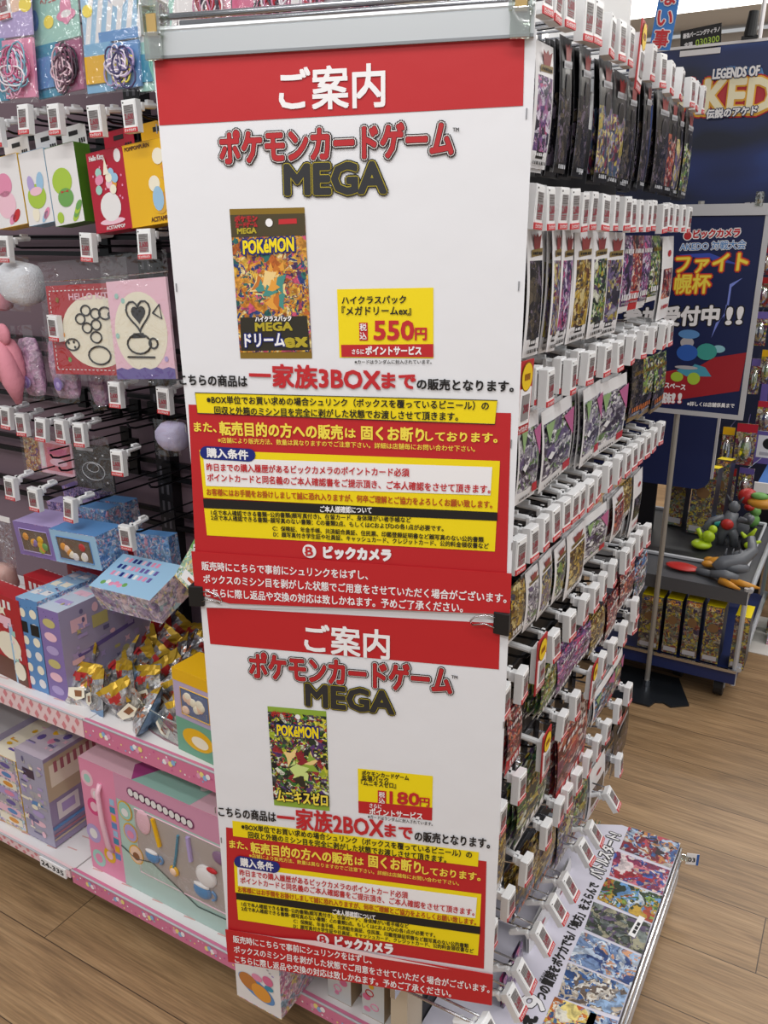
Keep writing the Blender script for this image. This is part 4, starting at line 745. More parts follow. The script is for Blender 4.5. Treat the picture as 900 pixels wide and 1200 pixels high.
for i, (x0, x1, yb, c, lo, lab) in enumerate([(206, 268, 44, LPNK, (PNK, LPNK, CW), 'pink craft kit bag with rose band above the poster rail'), (268, 338, 40, PNK, (LPNK, PNK, mat('felt_rose', '#d47092', .8)), 'rose pink craft kit bag with red strips above the rail'), (338, 376, 36, CW, (CW, CRIM, CW), 'white and red craft kit bag above the rail'), (374, 440, 34, mat('print_dark_grey', '#55505a', .4), (CW, BLACK, PVC), 'black and white craft kit bag above the rail'), (438, 520, 28, LIL, (LIL, LPNK, PVC), 'lilac craft kit bag above the rail'), (518, 590, 24, PVC, (LIL, PVC, CW), 'grey craft kit bag above the right half of the rail')]):
    kit(lab, x0, x1, yb - 165, yb, 1.09 + .01 * (i % 2), c, lo, CORD('#c98aa8', '#efe9ee', '#b52a3a', '#4a4450'), f_pink, .44, rnd(-2, 2))
# ---- cushion cover bags and soft pouches
def lines(b, P, r, m, y): b.tube([(p[0], y, p[1]) for p in P], r, m, 5)
def ring(c, rx, rz, n=16): return [(c[0] + rx * math.cos(2 * math.pi * i / n), c[1] + rz * math.sin(2 * math.pi * i / n)) for i in range(n + 1)]
def cushion(label, x0, x1, yt, yb, Y, base, kind, rot):
    X0, X1, Z0, Z1 = px_box(x0, x1, yt, yb, Y); W, H = X1 - X0, Z1 - Z0
    t = empty('stencil_kit_bag', ((X0 + X1) / 2, Y + .01, Z0), (R(-3), R(rot), 0))
    b = MB(); b.box(-W / 2, W / 2, -.002, .003, 0, H, base); y = -.0024
    b.disc((W * .1 if kind == 'red' else .0, H * .48), W * .44, H * .40, y, CRM, 36); y -= .0012
    if kind == 'red':
        n = 18
        for i in range(n):
            for (a, c, e, f) in ((-W * .46 + i * W * .92 / n, -W * .46 + (i + .55) * W * .92 / n, H * .935, H * .945), (-W * .46 + i * W * .92 / n, -W * .46 + (i + .55) * W * .92 / n, H * .05, H * .06)): rect(b, a, c, e, f, -.0026, CW)
            rect(b, -W * .465, -W * .455, H * (.06 + .88 * i / n), H * (.06 + .88 * (i + .55) / n), -.0026, CW)
        b.text('HELLO KITTY', (-W * .2, H * .87), (W * .42, H * .87), .011, LPNK, .0006, -.003, latin=True)
        lines(b, ring((-W * .22, H * .34), W * .09, H * .065), .0016, INK, y); lines(b, ring((W * .10, H * .42), W * .07, H * .06), .0016, INK, y)
        lines(b, ring((W * .12, H * .22), W * .14, H * .10), .0018, INK, y); lines(b, ring((W * .24, H * .68), W * .075, H * .065), .0018, INK, y); lines(b, ring((W * .38, H * .64), W * .06, H * .065), .0018, INK, y); lines(b, ring((W * .31, H * .66), W * .03, H * .03), .0018, INK, y); [lines(b, ring((W * .03 + W * .11 * math.cos(a), H * .62 + H * .10 * math.sin(a)), W * .06, H * .055), .0016, INK, y) for a in (.6, 1.85, 3.1, 4.4, 5.6)]
        for q in ((-W * .27, H * .36), (-W * .19, H * .31), (-W * .2, H * .37)): b.disc(q, .003, .003, y, INK, 8)
        for q, m in (((-W * .36, H * .84), GOLD), ((-W * .33, H * .45), ORG), ((-W * .28, H * .17), GRN)): b.disc(q, .005, .005, -.003, m, 12)
    else:
        b.poly([(-W / 2, 0), (W / 2, 0), (W / 2, H * .1)] + [(W * (.5 - i / 10), H * (.1 + .02 * (i % 2))) for i in range(11)], -.0026, VIOL)
        hrt = lambda cx, cz, r: [(cx + r * 16 * math.sin(a) ** 3 / 16, cz + r * (13 * math.cos(a) - 5 * math.cos(2 * a) - 2 * math.cos(3 * a) - math.cos(4 * a)) / 16) for a in [2 * math.pi * q / 24 for q in range(25)]]
        lines(b, hrt(0, H * .66, W * .20), .0018, INK, y); b.poly(hrt(0, H * .66, W * .12)[:-1], y, INK); lines(b, ring((-W * .04, H * .36), W * .2, H * .10), .0018, INK, y); lines(b, ring((W * .20, H * .36), W * .07, H * .05), .0018, INK, y); lines(b, [(-W * .26, H * .23), (W * .2, H * .22)], .0018, INK, y)
        b.poly([(-W * .16, H * .42), (W * .08, H * .42), (W * .05, H * .47), (-W * .12, H * .47)], y, INK); lines(b, [(W * .24, H * .66), (W * .36, H * .74), (W * .38, H * .60), (W * .24, H * .66)], .0016, INK, y)
        for q in ((-W * .34, H * .85), (-W * .24, H * .80), (W * .38, H * .2), (-W * .4, H * .45)): b.disc(q, .005, .005, -.003, MINT if q[0] < 0 else LIL, 10)
    b.build('printed_panel', t)
    f = MB(); w2, h2 = W * .56, H * 1.02
    for (z0, z1) in ((-.012, H * .3), (H * .3, H * .7), (H * .7, H + .004), (H + .004, H + .045)): rect(f, -w2, w2, z0, z1, -.006 if z1 < H + .02 else -.003, CLEAR)
    f.tube([(-w2, -.004, H + .008), (w2, -.004, H + .008)], .0012, HARD, 4); f.build('clear_bag', t)
    tag(t, label, 'craft kit', 'printed panel kits on hooks')
cushion('red square panel kit with white dashed border in clear bag', 62, 152, 334, 440, 1.10, mat('panel_red', '#b3202a', .45), 'red', -3.5)
cushion('pink and violet panel kit in clear bag beside the poster', 134, 203, 328, 445, 1.08, LPNK, 'violet', -5)
def soft(label, cx, cy, Y, rx, rz, m, name='plush_pouch', cat='pouch', bag=True, extra=None, rot=0, ry=.02, group=None, pw=.5):
    p = at(cx, cy, 1, Y); t = empty(name, p, (0, R(rot), 0)); b = MB(); n, k = 12, 10; vs = []
    def sup(a, e): c = math.cos(a); return math.copysign(abs(c) ** e, c)
    for j in range(k + 1):
        v = -math.pi / 2 + math.pi * j / k
        for i in range(n):
            a = 2 * math.pi * i / n; e = .55
            vs.append((rx * sup(a, e) * abs(math.cos(v)) ** pw, ry * math.sin(a) * math.cos(v) * (1 + .2 * math.sin(5 * a + j)), rz * math.copysign(abs(math.sin(v)) ** (.7 if pw > .4 else .95), math.sin(v))))
    b.add(vs, [(j * n + i, j * n + (i + 1) % n, (j + 1) * n + (i + 1) % n, (j + 1) * n + i) for j in range(k) for i in range(n)], m)
    b.build('body', t, smooth=True)
    if extra: e = MB(); extra(e); e.build('trim', t, smooth=True)
    if bag:
        f = MB()
        for i in range(4):
            for j in range(4):
                x0, x1 = -rx * 1.15 + rx * 2.3 * i / 4, -rx * 1.15 + rx * 2.3 * (i + 1) / 4; z0, z1 = -rz * 1.1 + rz * 2.5 * j / 4, -rz * 1.1 + rz * 2.5 * (j + 1) / 4
                q = lambda x, z: -ry * (1.25 - .8 * (x / rx / 1.15) ** 2) - .003
                f.quad([(x0, q(x0, z0), z0), (x1, q(x1, z0), z0), (x1, q(x1, z1), z1), (x0, q(x0, z1), z1)], CLEAR)
        f.build('clear_bag', t, smooth=True)
    tag(t, label, cat, group); return t
PLUSH = mat('plush_white', '#e4e6ec', .9, bump=.3, bscale=300); FABP = mat('fabric_pink', '#dd8f9e', .8, bump=.2, bscale=90); FABL = art('art_pouch', ['#c9a0bf', '#d7b3cc', '#b98bb0', '#dcc0d4', '#c497b8'], 40, .5, warp=.6)
soft('white round plush in clear bag at the left edge', 25, 332, 1.12, .045, .042, PLUSH, 'plush_toy', 'plush toy', True, None, 8, .04)
soft('pink ball plush under the white plush at left edge', 0, 350, 1.14, .025, .025, FABP, 'plush_toy', 'plush toy', False, None, 0, .022)
def bow(e):
    for s_ in (-1, 1): e.ball((s_ * .018, -.014, .058), (.018, .010, .022), FABP, 12, 8)
    e.ball((0, -.018, .056), (.007, .008, .009), FABP)
    e.tube([(-.004, -.014, .05), (-.014, -.016, .02), (-.016, -.014, -.02), (-.02, -.012, -.04)], [.007, .014, .016, .005], FABP, 14); e.tube([(.004, -.014, .05), (.012, -.018, .01), (.018, -.018, -.04), (.012, -.014, -.085)], [.007, .017, .022, .006], FABP, 14)
soft('pink fabric pouch with bow and two tails hanging at far left', 13, 425, 1.11, .030, .05, FABP, 'bow_pouch', 'pouch', False, bow, -10, .018)
for i, (cx, cy, rx, rz, lab) in enumerate([(38, 430, .030, .062, 'soft mauve pouch left of the pair under the red kit'), (76, 432, .036, .062, 'soft mauve pouch right of the pair under the red kit'), (116, 448, .020, .050, 'narrow mauve pouch in shade behind the red kit'), (136, 446, .016, .046, 'narrowest mauve pouch in shade between both panel kits')]):
    soft(lab, cx, cy, 1.14 + .04 * (i > 1), rx, rz, FABL, 'soft_pouch', 'pouch', True, lambda e: (e.disc((0, -.028), .012, .014, -.024, DLIL, 16), e.ball((0, -.02, -.03), (.011, .005, .011), LIL, 10, 6)) if i < 2 else None, -5, .017, 'soft mauve pouches on hooks', .16)
soft('lilac ball in clear pouch beside the upper poster', 203, 511, 1.12, .028, .028, mat('lilac_ball', '#b9b1cf', .5), 'ball_pouch', 'pouch', True, None, 0, .028)
soft('peach coloured ball toy in clear pack at left edge', 4, 677, 1.06, .030, .034, mat('peach_ball', '#cfa79d', .5), 'ball_toy', 'ball', True, None, 0, .03)
t = empty('empty_clear_bag', at(8, 640, 1, 1.06)); b = MB(); rect(b, -.022, .026, -.05, .07, 0, SOFTF); rect(b, -.018, .02, -.06, .03, -.008, CLEAR); b.build('film', t); b = MB(); b.box(-.02, .024, -.001, .001, .058, .07, CW); b.build('header', t); tag(t, 'hanging clear film bag at the left edge above the red boxes', 'bag')
# ---- hanging flat cards
def flat(label, x0, x1, yt, yb, Y, m, fn, rot=0):
    X0, X1, Z0, Z1 = px_box(x0, x1, yt, yb, Y); W, H = X1 - X0, Z1 - Z0; t = empty('hanging_card', ((X0 + X1) / 2, Y + .01, Z0), (0, R(rot), 0))
    b = MB(); b.box(-W / 2, W / 2, -.001, .002, 0, H, m); fn(b, W, H); b.build('card', t); f = MB(); rect(f, -W * .53, W * .53, -.006, H + .022, -.005, CLEAR); f.build('clear_bag', t); tag(t, label, 'card', 'hanging cards on the pegboard')
def f_two(b, W, H): rect(b, -W * .5, -W * .18, 0, H, -.0014, art('art_craft', ['#c98a4a', '#e3b37a', '#7a4a86', '#d9c9a0', '#b56a3a'], 90)); rect(b, -W * .16, -W * .08, H * .2, H * .95, -.0016, CW); rect(b, -W * .06, W * .46, H * .1, H * .92, -.0014, mat('print_coral', '#dd7f8c', .4)); b.disc((W * .2, H * .38), W * .18, H * .12, -.0018, LPNK, 16); rect(b, .0, W * .4, H * .6, H * .8, -.0018, mat('print_rose', '#d96c94', .4))
def f_blk(b, W, H):
    lines(b, ring((0, H * .42), W * .3, H * .2, 20), .0009, GREY, -.002); lines(b, ring((0, H * .5), W * .16, H * .1), .0008, GREY, -.002); rect(b, -W * .4, W * .06, H * .86, H * .93, -.002, PVC)
    for q in ((-.3, .75), (.3, .8), (.34, .2), (-.34, .18), (.1, .72)): b.disc((q[0] * W, q[1] * H), .003, .002, -.002, GREY, 8)
flat('pink and orange craft card under the five small tags', 29, 84, 518, 556, 1.16, LPNK, f_two, -1); flat('black card with silver outline drawing beside the pink craft card', 88, 131, 524, 575, 1.13, mat('card_black', '#2b2a2c', .5), f_blk, -2)
# ---- hanging window cartons
A_BALLS = art('art_treats', ['#d9a53a', '#b5482a', '#e3d36a', '#8a5a2a', '#c9c05a', '#6a4a86', '#d97a3a'], 60, .5); A_BOXB = art('art_box_blue', ['#6a9ad0', '#8fb5dd', '#5a85c0', '#a9c9e6', '#e6e0ea', '#d9a0b5', '#7aa5d6'], 70, .4); A_BOXP = art('art_box_purple', ['#8a76b5', '#a08cc8', '#7561a3', '#b5a3d6', '#5a4a86', '#d9a9c4'], 70, .4)
def balls(cols):
    def f(w_, x0, x1, z0, z1, y):
        for i in range(9): w_.ball((x0 + (x1 - x0) * rnd(.12, .88), y - .001, z0 + (z1 - z0) * rnd(.15, .75)), (.010, .003, .009), random.choice(cols), 10, 6)
    return f
def hbox(label, x0, x1, yt, yb, Y, D, tilt, yaw, front, side, top, win=True, cols=None, H=None, deco=None):
    X0, X1, Z0, Z1 = px_box(x0, x1, yt, yb, Y); W = X1 - X0; H = H or (Z1 - Z0)
    return carton(label, 'hanging window boxes over the middle shelf', ((X0 + X1) / 2, Y + D / 2, Z0), W, D, H, front, side, top, (R(tilt), R(-4), R(yaw)), deco, (-W * .36, W * .36, H * .15, H * .82, mat('box_inside', '#6b5a4a', .6), balls(cols)) if win else None)
hbox('purple window box with coloured treats, front left of the hanging boxes', 24, 70, 614, 652, 1.06, .08, 4, -2, DLIL, A_BOXP, LIL, True, [CYEL, LIME, GRN, DLIL, ORG])
hbox('light blue window box with round sweets, right of the purple box', 66, 121, 624, 662, 1.05, .07, 4, -2, LBL, A_BOXB, MBL, True, [CRM, INKR, ORG, CW, SKIN])
hbox('purple box in second rank behind the light blue window box', 62, 100, 590, 622, 1.21, .04, 3, 0, A_BOXP, A_BOXP, LIL, False)
hbox('blue box in second rank behind the light blue window box', 100, 132, 596, 632, 1.17, .04, 3, 0, A_BOXB, A_BOXB, MBL, False)
hbox('blue box in third rank behind the window boxes', 124, 152, 588, 622, 1.25, .04, 3, 0, A_BOXB, A_BOXB, MBL, False)
hbox('dark purple box in third rank behind the purple window box', 80, 122, 572, 605, 1.29, .04, 3, 0, A_BOXP, A_BOXP, DLIL, False)
hbox('flat blue box hanging behind the tilted pastel box', 160, 200, 628, 665, 1.14, .03, 0, 4, A_BOXB, A_BOXB, MBL, False)
def d_top(b, W, D, H):
    for i in range(26): b.box(-W * .38 + i % 9 * W * .075, -W * .38 + i % 9 * W * .075 + .008, -D * .1 + (i // 9) * .02, -D * .1 + (i // 9) * .02 + .012, H, H + .0006, random.choice([CW, VIOL, PNK, NAVY, LPNK]))
    for i in range(6): b.ball((-W * .36 + i * .012, -D * .32 + .004 * (i % 2), H), (.007, .006, .0008), random.choice([GRN, CW, PNK]), 8, 4)
hbox('tilted pastel blue box with lettered top, above the foil bags', 116, 190, 668, 712, 1.02, .10, 22, -3, A_PAST, A_PAST, LBL, False, None, .06, d_top)
X = at(196, 716, 1, .99)
carton('tilted green and yellow window box beside the left binder clip', 'hanging window boxes over the middle shelf', (X.x + .010, 1.06, X.z + .015), .105, .05, .125, art('art_box_mix', ['#a9cfae', '#e9e4c4', '#7fb88f', '#f0d98a', '#e6e9e4', '#9cc4d4'], 70, .4), CYEL, MINT, (R(-32), R(8), R(-22)), lambda b, W, D, H: (b.disc((W * .3, H * .3), .018, .02, -D / 2 - .0006, CYEL, 18), rect(b, -W * .3, W * .42, H * .05, H * .2, -D / 2 - .0007, CW), rect(b, -W * .1, W * .3, H * .1, H * .15, -D / 2 - .0009, INKB), rect(b, -W * .5, -W * .2, H * .5, H, -D / 2 - .0005, GRN)), (-.036, .022, .052, .108, mat('box_inside_grey', '#5a6068', .5), balls([CRM, CYEL])))

# ---- middle shelf goods
MZ = .5255; RDB = mat('carton_red', '#b3222a', .4)
def d_red(b, W, D, H):
    busy(b, W, D, H, [CRM, CW, LPNK, CRIM], 24, 4, 'fs')
    y = -D / 2 - .0005; b.disc((W * .1, H * .42), W * .3, H * .16, y, CRM, 18); rect(b, -W * .46, W * .46, 0, H * .26, y, mat('carton_brown', '#6a4030', .5)); b.disc((W * .3, H * .16), W * .14, H * .11, y - .0003, CRM, 14); b.disc((-W * .2, H * .62), .014, .012, y - .0003, CW, 12); rect(b, -W * .1, W * .25, H * .66, H * .76, y - .0002, LPNK)
    for i in range(7): b.box(-W * .4 + i * W * .11, -W * .4 + i * W * .11 + .009, D / 2 - .001, D / 2 + .0006, H + .0, H + .0006, CW)
def d_redtop(b, W, D, H): d_red(b, W, D, H); [rect(b, -W * .38 + i * W * .12, -W * .38 + i * W * .12 + .010, H * .86, H * .95, -D / 2 - .0007, CW) for i in range(6)]
for i in range(4):
    carton(f'red box with white block lettering, {["front", "second from front", "third from front", "rearmost"][i]} of the row at left', 'red boxes on the middle shelf', (-1.515 + .046 * i, 1.0 + .08 * i, MZ), .145, .045, .205 + .006 * i, RDB, RDB, RDB, (0, 0, R(-4)), d_redtop)
def d_side(cols):
    def f(b, W, D, H):
        y = -D / 2 - .0005
        for i in range(6): b.disc((0, H * (.1 + .15 * i)), W * .3, H * .05, y, cols[i % len(cols)], 14)
        for i in range(3): b.disc((-W * .1 + .02 * i, H * .92), .001, .001, y, INK, 6)
        x = W / 2 + .0006
        for i in range(5):
            yy = -D * .42 + D * .17 * i; zz = H * (.72 - .05 * (i % 2)); hh = H * .14
            b.quad([(x, yy, zz), (x, yy + D * .13, zz), (x, yy + D * .13, zz + hh), (x, yy, zz + hh)], cols[(i + 1) % len(cols)])
        b.quad([(x, -D * .4, H * .42), (x, D * .1, H * .5), (x, D * .1, H * .55), (x, -D * .4, H * .47)], VIOL)
        busy(b, W, D, H, cols + [LIL, LPNK, mat('print_dusk', '#6d6690', .4)], 90, int(W * 1e5), 'sst')
        for i in range(3): b.box(-W * .3, W * .3, -D * .4 + i * .05, -D * .4 + i * .05 + .02, H, H + .0005, cols[i % len(cols)])
    return f
def shelfbox(label, x0, x1, yb, yt, Y, D, z, front, side, top, deco, group):
    p0, p1 = at(x0, yb, 1, Y), at(x1, yb, 1, Y); zt = at(x0, yt, 1, Y).z
    return carton(label, group, ((p0.x + p1.x) / 2, Y + D / 2, z), p1.x - p0.x - .001, D, zt - z, front, side, top, (0, 0, 0), deco)
shelfbox('thin light blue box beside the red boxes', 22, 36, 812, 735, .975, .2, MZ, LBL, A_BOXB, A_BOXB, d_side([CW, LPNK, MINT]), 'slim boxes on the middle shelf')
shelfbox('left of the two slim blue boxes with black squares', 36, 47, 818, 705, .975, .3, MZ, MBL, A_BOXB, LBL, lambda b, W, D, H: (d_side([CW, CRM])(b, W, D, H), rect(b, -W * .35, W * .35, H * .64, H * .76, -D / 2 - .001, INK)), 'slim boxes on the middle shelf')
shelfbox('right of the two slim blue boxes with black squares', 47, 60, 822, 707, .975, .3, MZ, MBL, A_BOXB, LBL, lambda b, W, D, H: (d_side([CW, CRM])(b, W, D, H), rect(b, -W * .35, W * .35, H * .62, H * .74, -D / 2 - .001, INK)), 'slim boxes on the middle shelf')
shelfbox('large lilac box with printed side, left of the foil bags', 60, 83, 830, 716, .975, .32, MZ, DLIL, mat('carton_pale_lilac', '#a79fc0', .4), mat('carton_ice', '#c9d4e2', .4), d_side([LIL, LPNK, mat('print_dim_yellow', '#c9bd7a', .4)]), 'slim boxes on the middle shelf')
# back boxes behind the pile
for i, (x, w_) in enumerate([(-1.10, .12), (-.97, .12), (-.84, .13)]):
    carton(['pale lilac box standing behind the foil bags, left of three', 'pale lilac box standing behind the foil bags, middle of three', 'pale lilac box standing behind the foil bags, right of three'][i], 'lilac boxes at the back of the middle shelf', (x, 1.31, MZ), w_, .05, .215, A_PAST, LIL, LIL)
# tray and foil blind bags
t = empty('clear_tray', (-1.02, 1.09, MZ)); b = MB()
P = arc(0, 0, .20, .115, 180, 360, 16, 0); pts = [(p[0], p[2]) for p in P]
for i in range(len(pts) - 1):
    (xa, ya), (xb, yb) = pts[i], pts[i + 1]; b.quad([(xa, ya, 0), (xb, yb, 0), (xb, yb, .05), (xa, ya, .05)], HARD)
b.tube([(x, y, .05) for x, y in pts], .0018, HARD, 5); b.tube([(x, y, .0) for x, y in pts], .0022, mat('tray_foot', '#8a6a72', .4), 5); b.build('wall', t); b = MB(); b.quad([(x, y, .001) for x, y in pts] + [(.20, .15, .001), (-.20, .15, .001)], HARD); b.build('floor_pan', t); tag(t, 'clear curved plastic tray holding the foil blind bags', 'tray')
FOIL = art('art_foil', ['#c9c9cc', '#dedee0', '#b5b3b0', '#e9e6e2', '#d4cfc6', '#a8a9ae', '#d98f6a', '#e4e4e8'], 34, .24, .55, .7, bump=.6); FOILY = mat('foil_yellow', '#c9a22c', .3, .35); FOILR = mat('foil_red', '#b52f2f', .35); FOILB = mat('foil_blue', '#7f9cbd', .3, .3); FOILS = mat('foil_silver', '#b4b3b5', .2, .85, bump=.5, bscale=90)
def foil_mesh(seed):
    rr = random.Random(seed); W, H, T = .062, .085, .026; nx, nz = 8, 10; vs = []; fs = []; ms = []
    for sgn in (-1, 1):
        for j in range(nz + 1):
            for i in range(nx + 1):
                x, z = i / nx * 2 - 1, j / nz * 2 - 1; k = max(0, (1 - abs(x) ** 3)) * max(0, 1 - abs(z) ** 3.2)
                vs.append((x * W / 2 * (1 - .12 * (1 - z * z) * abs(x)) + rr.uniform(-.0015, .0015), sgn * (T / 2 * k * (1 + rr.uniform(-.28, .28)) + .0005), z * H / 2 + rr.uniform(-.0015, .0015)))
    n1 = (nx + 1) * (nz + 1)
    for s_ in range(2):
        for j in range(nz):
            for i in range(nx):
                a = s_ * n1 + j * (nx + 1) + i; q = (a, a + 1, a + nx + 2, a + nx + 1); fs.append(q if s_ == 0 else q[::-1])
                ms.append((FOILY if j >= nz - 1 or (j == nz - 2 and i > 2) else FOILR if (j == nz - 3 and 2 <= i <= 4) else FOILB if (seed == 3 and j < 2) else FOIL) if s_ == 0 else (FOILS if seed != 2 else FOILB))
    b = MB(); b.add(vs, fs, ms); b.poly([(-.006, .012), (.004, .013), (.001, .027), (-.008, .025)], -T / 2 - .0042, FOILR)
    b.poly([(-.016, -.002), (.012, .004), (.018, -.012), (.004, -.020), (-.014, -.016)], -T / 2 - .0040, CRM); b.poly([(-.004, -.004), (.010, -.002), (.012, -.012), (.0, -.014)], -T / 2 - .0046, mat('foil_brown', '#8a5a38', .4)); b.poly([(.010, .006), (.018, .004), (.016, .016)], -T / 2 - .0040, FOILY); o = b.build('foil_blind_bag', smooth=False); me = o.data; bpy.data.objects.remove(o); return me
FM = [foil_mesh(i) for i in range(4)]
NB = 0
FB = [('front', .99, [(97, 805), (118, 830), (150, 838), (176, 858), (205, 868), (226, 846)]), ('second', 1.05, [(105, 772), (130, 795), (153, 812), (176, 822), (198, 838), (222, 818)]), ('third', 1.12, [(116, 758), (140, 772), (163, 784), (186, 792), (208, 806), (230, 796)]), ('fourth', 1.19, [(128, 752), (150, 757), (172, 765), (194, 772), (215, 779), (234, 772)]), ('rear', 1.25, [(160, 742), (182, 748), (204, 752), (225, 758)])]
for rn, Y, L_ in FB:
    for i, (px, py) in enumerate(L_):
        p = at(px, py, 1, Y + .01); o = bpy.data.objects.new('foil_blind_bag', FM[(NB * 7 + NB // 3) % 4]); COL.objects.link(o); NB += 1
        p.z = max(p.z, MZ + .03); o.location = p; o.rotation_euler = (R(rnd(-50, 5)), R(rnd(-45, 45)) if i else R(5), R(rnd(-40, 40))); o.scale = (1.22, 1.22, 1.22)
        tag(o, f'silver foil blind bag with yellow edge, {ORD[i]} from left, {rn} rank of heap', 'blind bag', 'foil blind bags heaped in the tray')
X0 = at(208, 868, 1, .965); X1 = at(262, 900, 1, .965)
carton('yellow and green window box at the right end of the foil bags', None, ((X0.x + X1.x) / 2, 1.0, MZ), X1.x - X0.x, .07, .175, mat('carton_pastel_lilac', '#b9aac9', .4), CYEL, CYEL, (0, 0, R(-4)), lambda b, W, D, H: (rect(b, -W / 2, W / 2, 0, H * .42, -D / 2 - .0005, mat('carton_sea', '#6fa98f', .4)), b.disc((0, H * .22), W * .36, H * .13, -D / 2 - .0008, CYEL, 22), b.disc((W * .05, H * .2), W * .2, H * .07, -D / 2 - .001, CRM, 18), rect(b, -W / 2, W / 2, H * .86, H, -D / 2 - .0006, CYEL)), (-.036, .036, .085, .14, mat('box_inside_blue', '#5a6f98', .5), balls([SKIN, CRM])))

# ---- bottom shelf goods
BZ = .1185
def d_steps(b, W, D, H):
    busy(b, W, D, H, [CRM, ORG, VIOL, LPNK, CYEL], 40, 3, 'tt')
    y = -D / 2 - .0005
    for i in range(7): rect(b, -W * .4, W * .4, H * (.05 + .13 * i), H * (.15 + .13 * i), y, [CRM, LPNK, PVC, LIL][i % 4]); b.disc((W * .1, H * (.10 + .13 * i)), W * .18, H * .035, y - .0003, [ORG, MBL, VIOL, PNK][i % 4], 10)
def d_purp(b, W, D, H):
    y = -D / 2 - .0005; rect(b, -W * .3, W * .1, H * .72, H * .82, y, mat('print_dark_plum', '#4a3a4f', .4)); [b.disc((W * .05, H * (.1 + .11 * i)), W * .22, H * .035, y, [PVC, LPNK, LIL, MBL][i % 4], 12) for i in range(5)]
    K = [W / 2 + .0006]
    def Qd(y0, y1, z0, z1, m):
        K[0] += .00015; x = K[0]; b.quad([(x, -D / 2 + y0 * D, z0 * H), (x, -D / 2 + y1 * D, z0 * H), (x, -D / 2 + y1 * D, z1 * H), (x, -D / 2 + y0 * D, z1 * H)], m)
    busy(b, W, D, H, [PVC, LPNK, CRM, LIL, mat('print_dusk', '#6d6690', .4)], 70, 9, 'fft')
    Qd(.0, .6, .52, .96, mat('print_sand', '#c9b99a', .4)); Qd(.04, .5, .66, .9, CRM)
    for i in range(7): Qd(.08 + i * .06, .11 + i * .06, .80, .92, mat('print_dusty_rose', '#b5707a', .4))
    Qd(.06, .26, .28, .48, CW); Qd(.32, .52, .28, .48, CW); Qd(.1, .22, .34, .44, LIL); Qd(.36, .48, .34, .44, LIL); Qd(.0, .6, .2, .235, MBL); Qd(.0, .6, .13, .15, mat('print_dusty_rose', '#b5707a', .4)); Qd(.0, .6, .08, .10, mat('print_sand', '#c9b99a', .4))
    for i in range(4): b.ball((-W * .3 + i * W * .18, -D * .3 + .03 * (i % 2), H), (.010, .012, .0009), [VIOL, CYEL, PNK, VIOL][i], 8, 4)
G5 = 'toy boxes on the bottom shelf'
shelfbox('grey and lilac box at the far left end of the bottom shelf', -60, 1, 970, 850, .965, .32, BZ, A_PAST, mat('carton_pale_lilac', '#a79fc0', .4), PVC, lambda b, W, D, H: b.box(-W / 2, W / 2, -D * .1, D * .04, H, H + .0006, mat('print_magenta', '#b5488f', .4)), G5)
shelfbox('tall cream box with picture spine and yellow edges, bottom shelf', 3, 33, 984, 886, .965, .30, BZ, A_PAST, CYEL, CRM, d_steps, G5)
shelfbox('grey lilac box with white picture panels on its side, bottom shelf', 36, 66, 997, 885, .965, .30, BZ, mat('carton_grey_lilac', '#aaa6bc', .4), mat('carton_dusk', '#a095b5', .4), mat('carton_pale', '#c9bccb', .4), d_purp, G5)
shelfbox('pink box standing behind the big pink toy box', 86, 126, 960, 852, 1.19, .15, BZ, LPNK, mat('print_dim_yellow', '#c9bd7a', .4), PNK, None, G5)
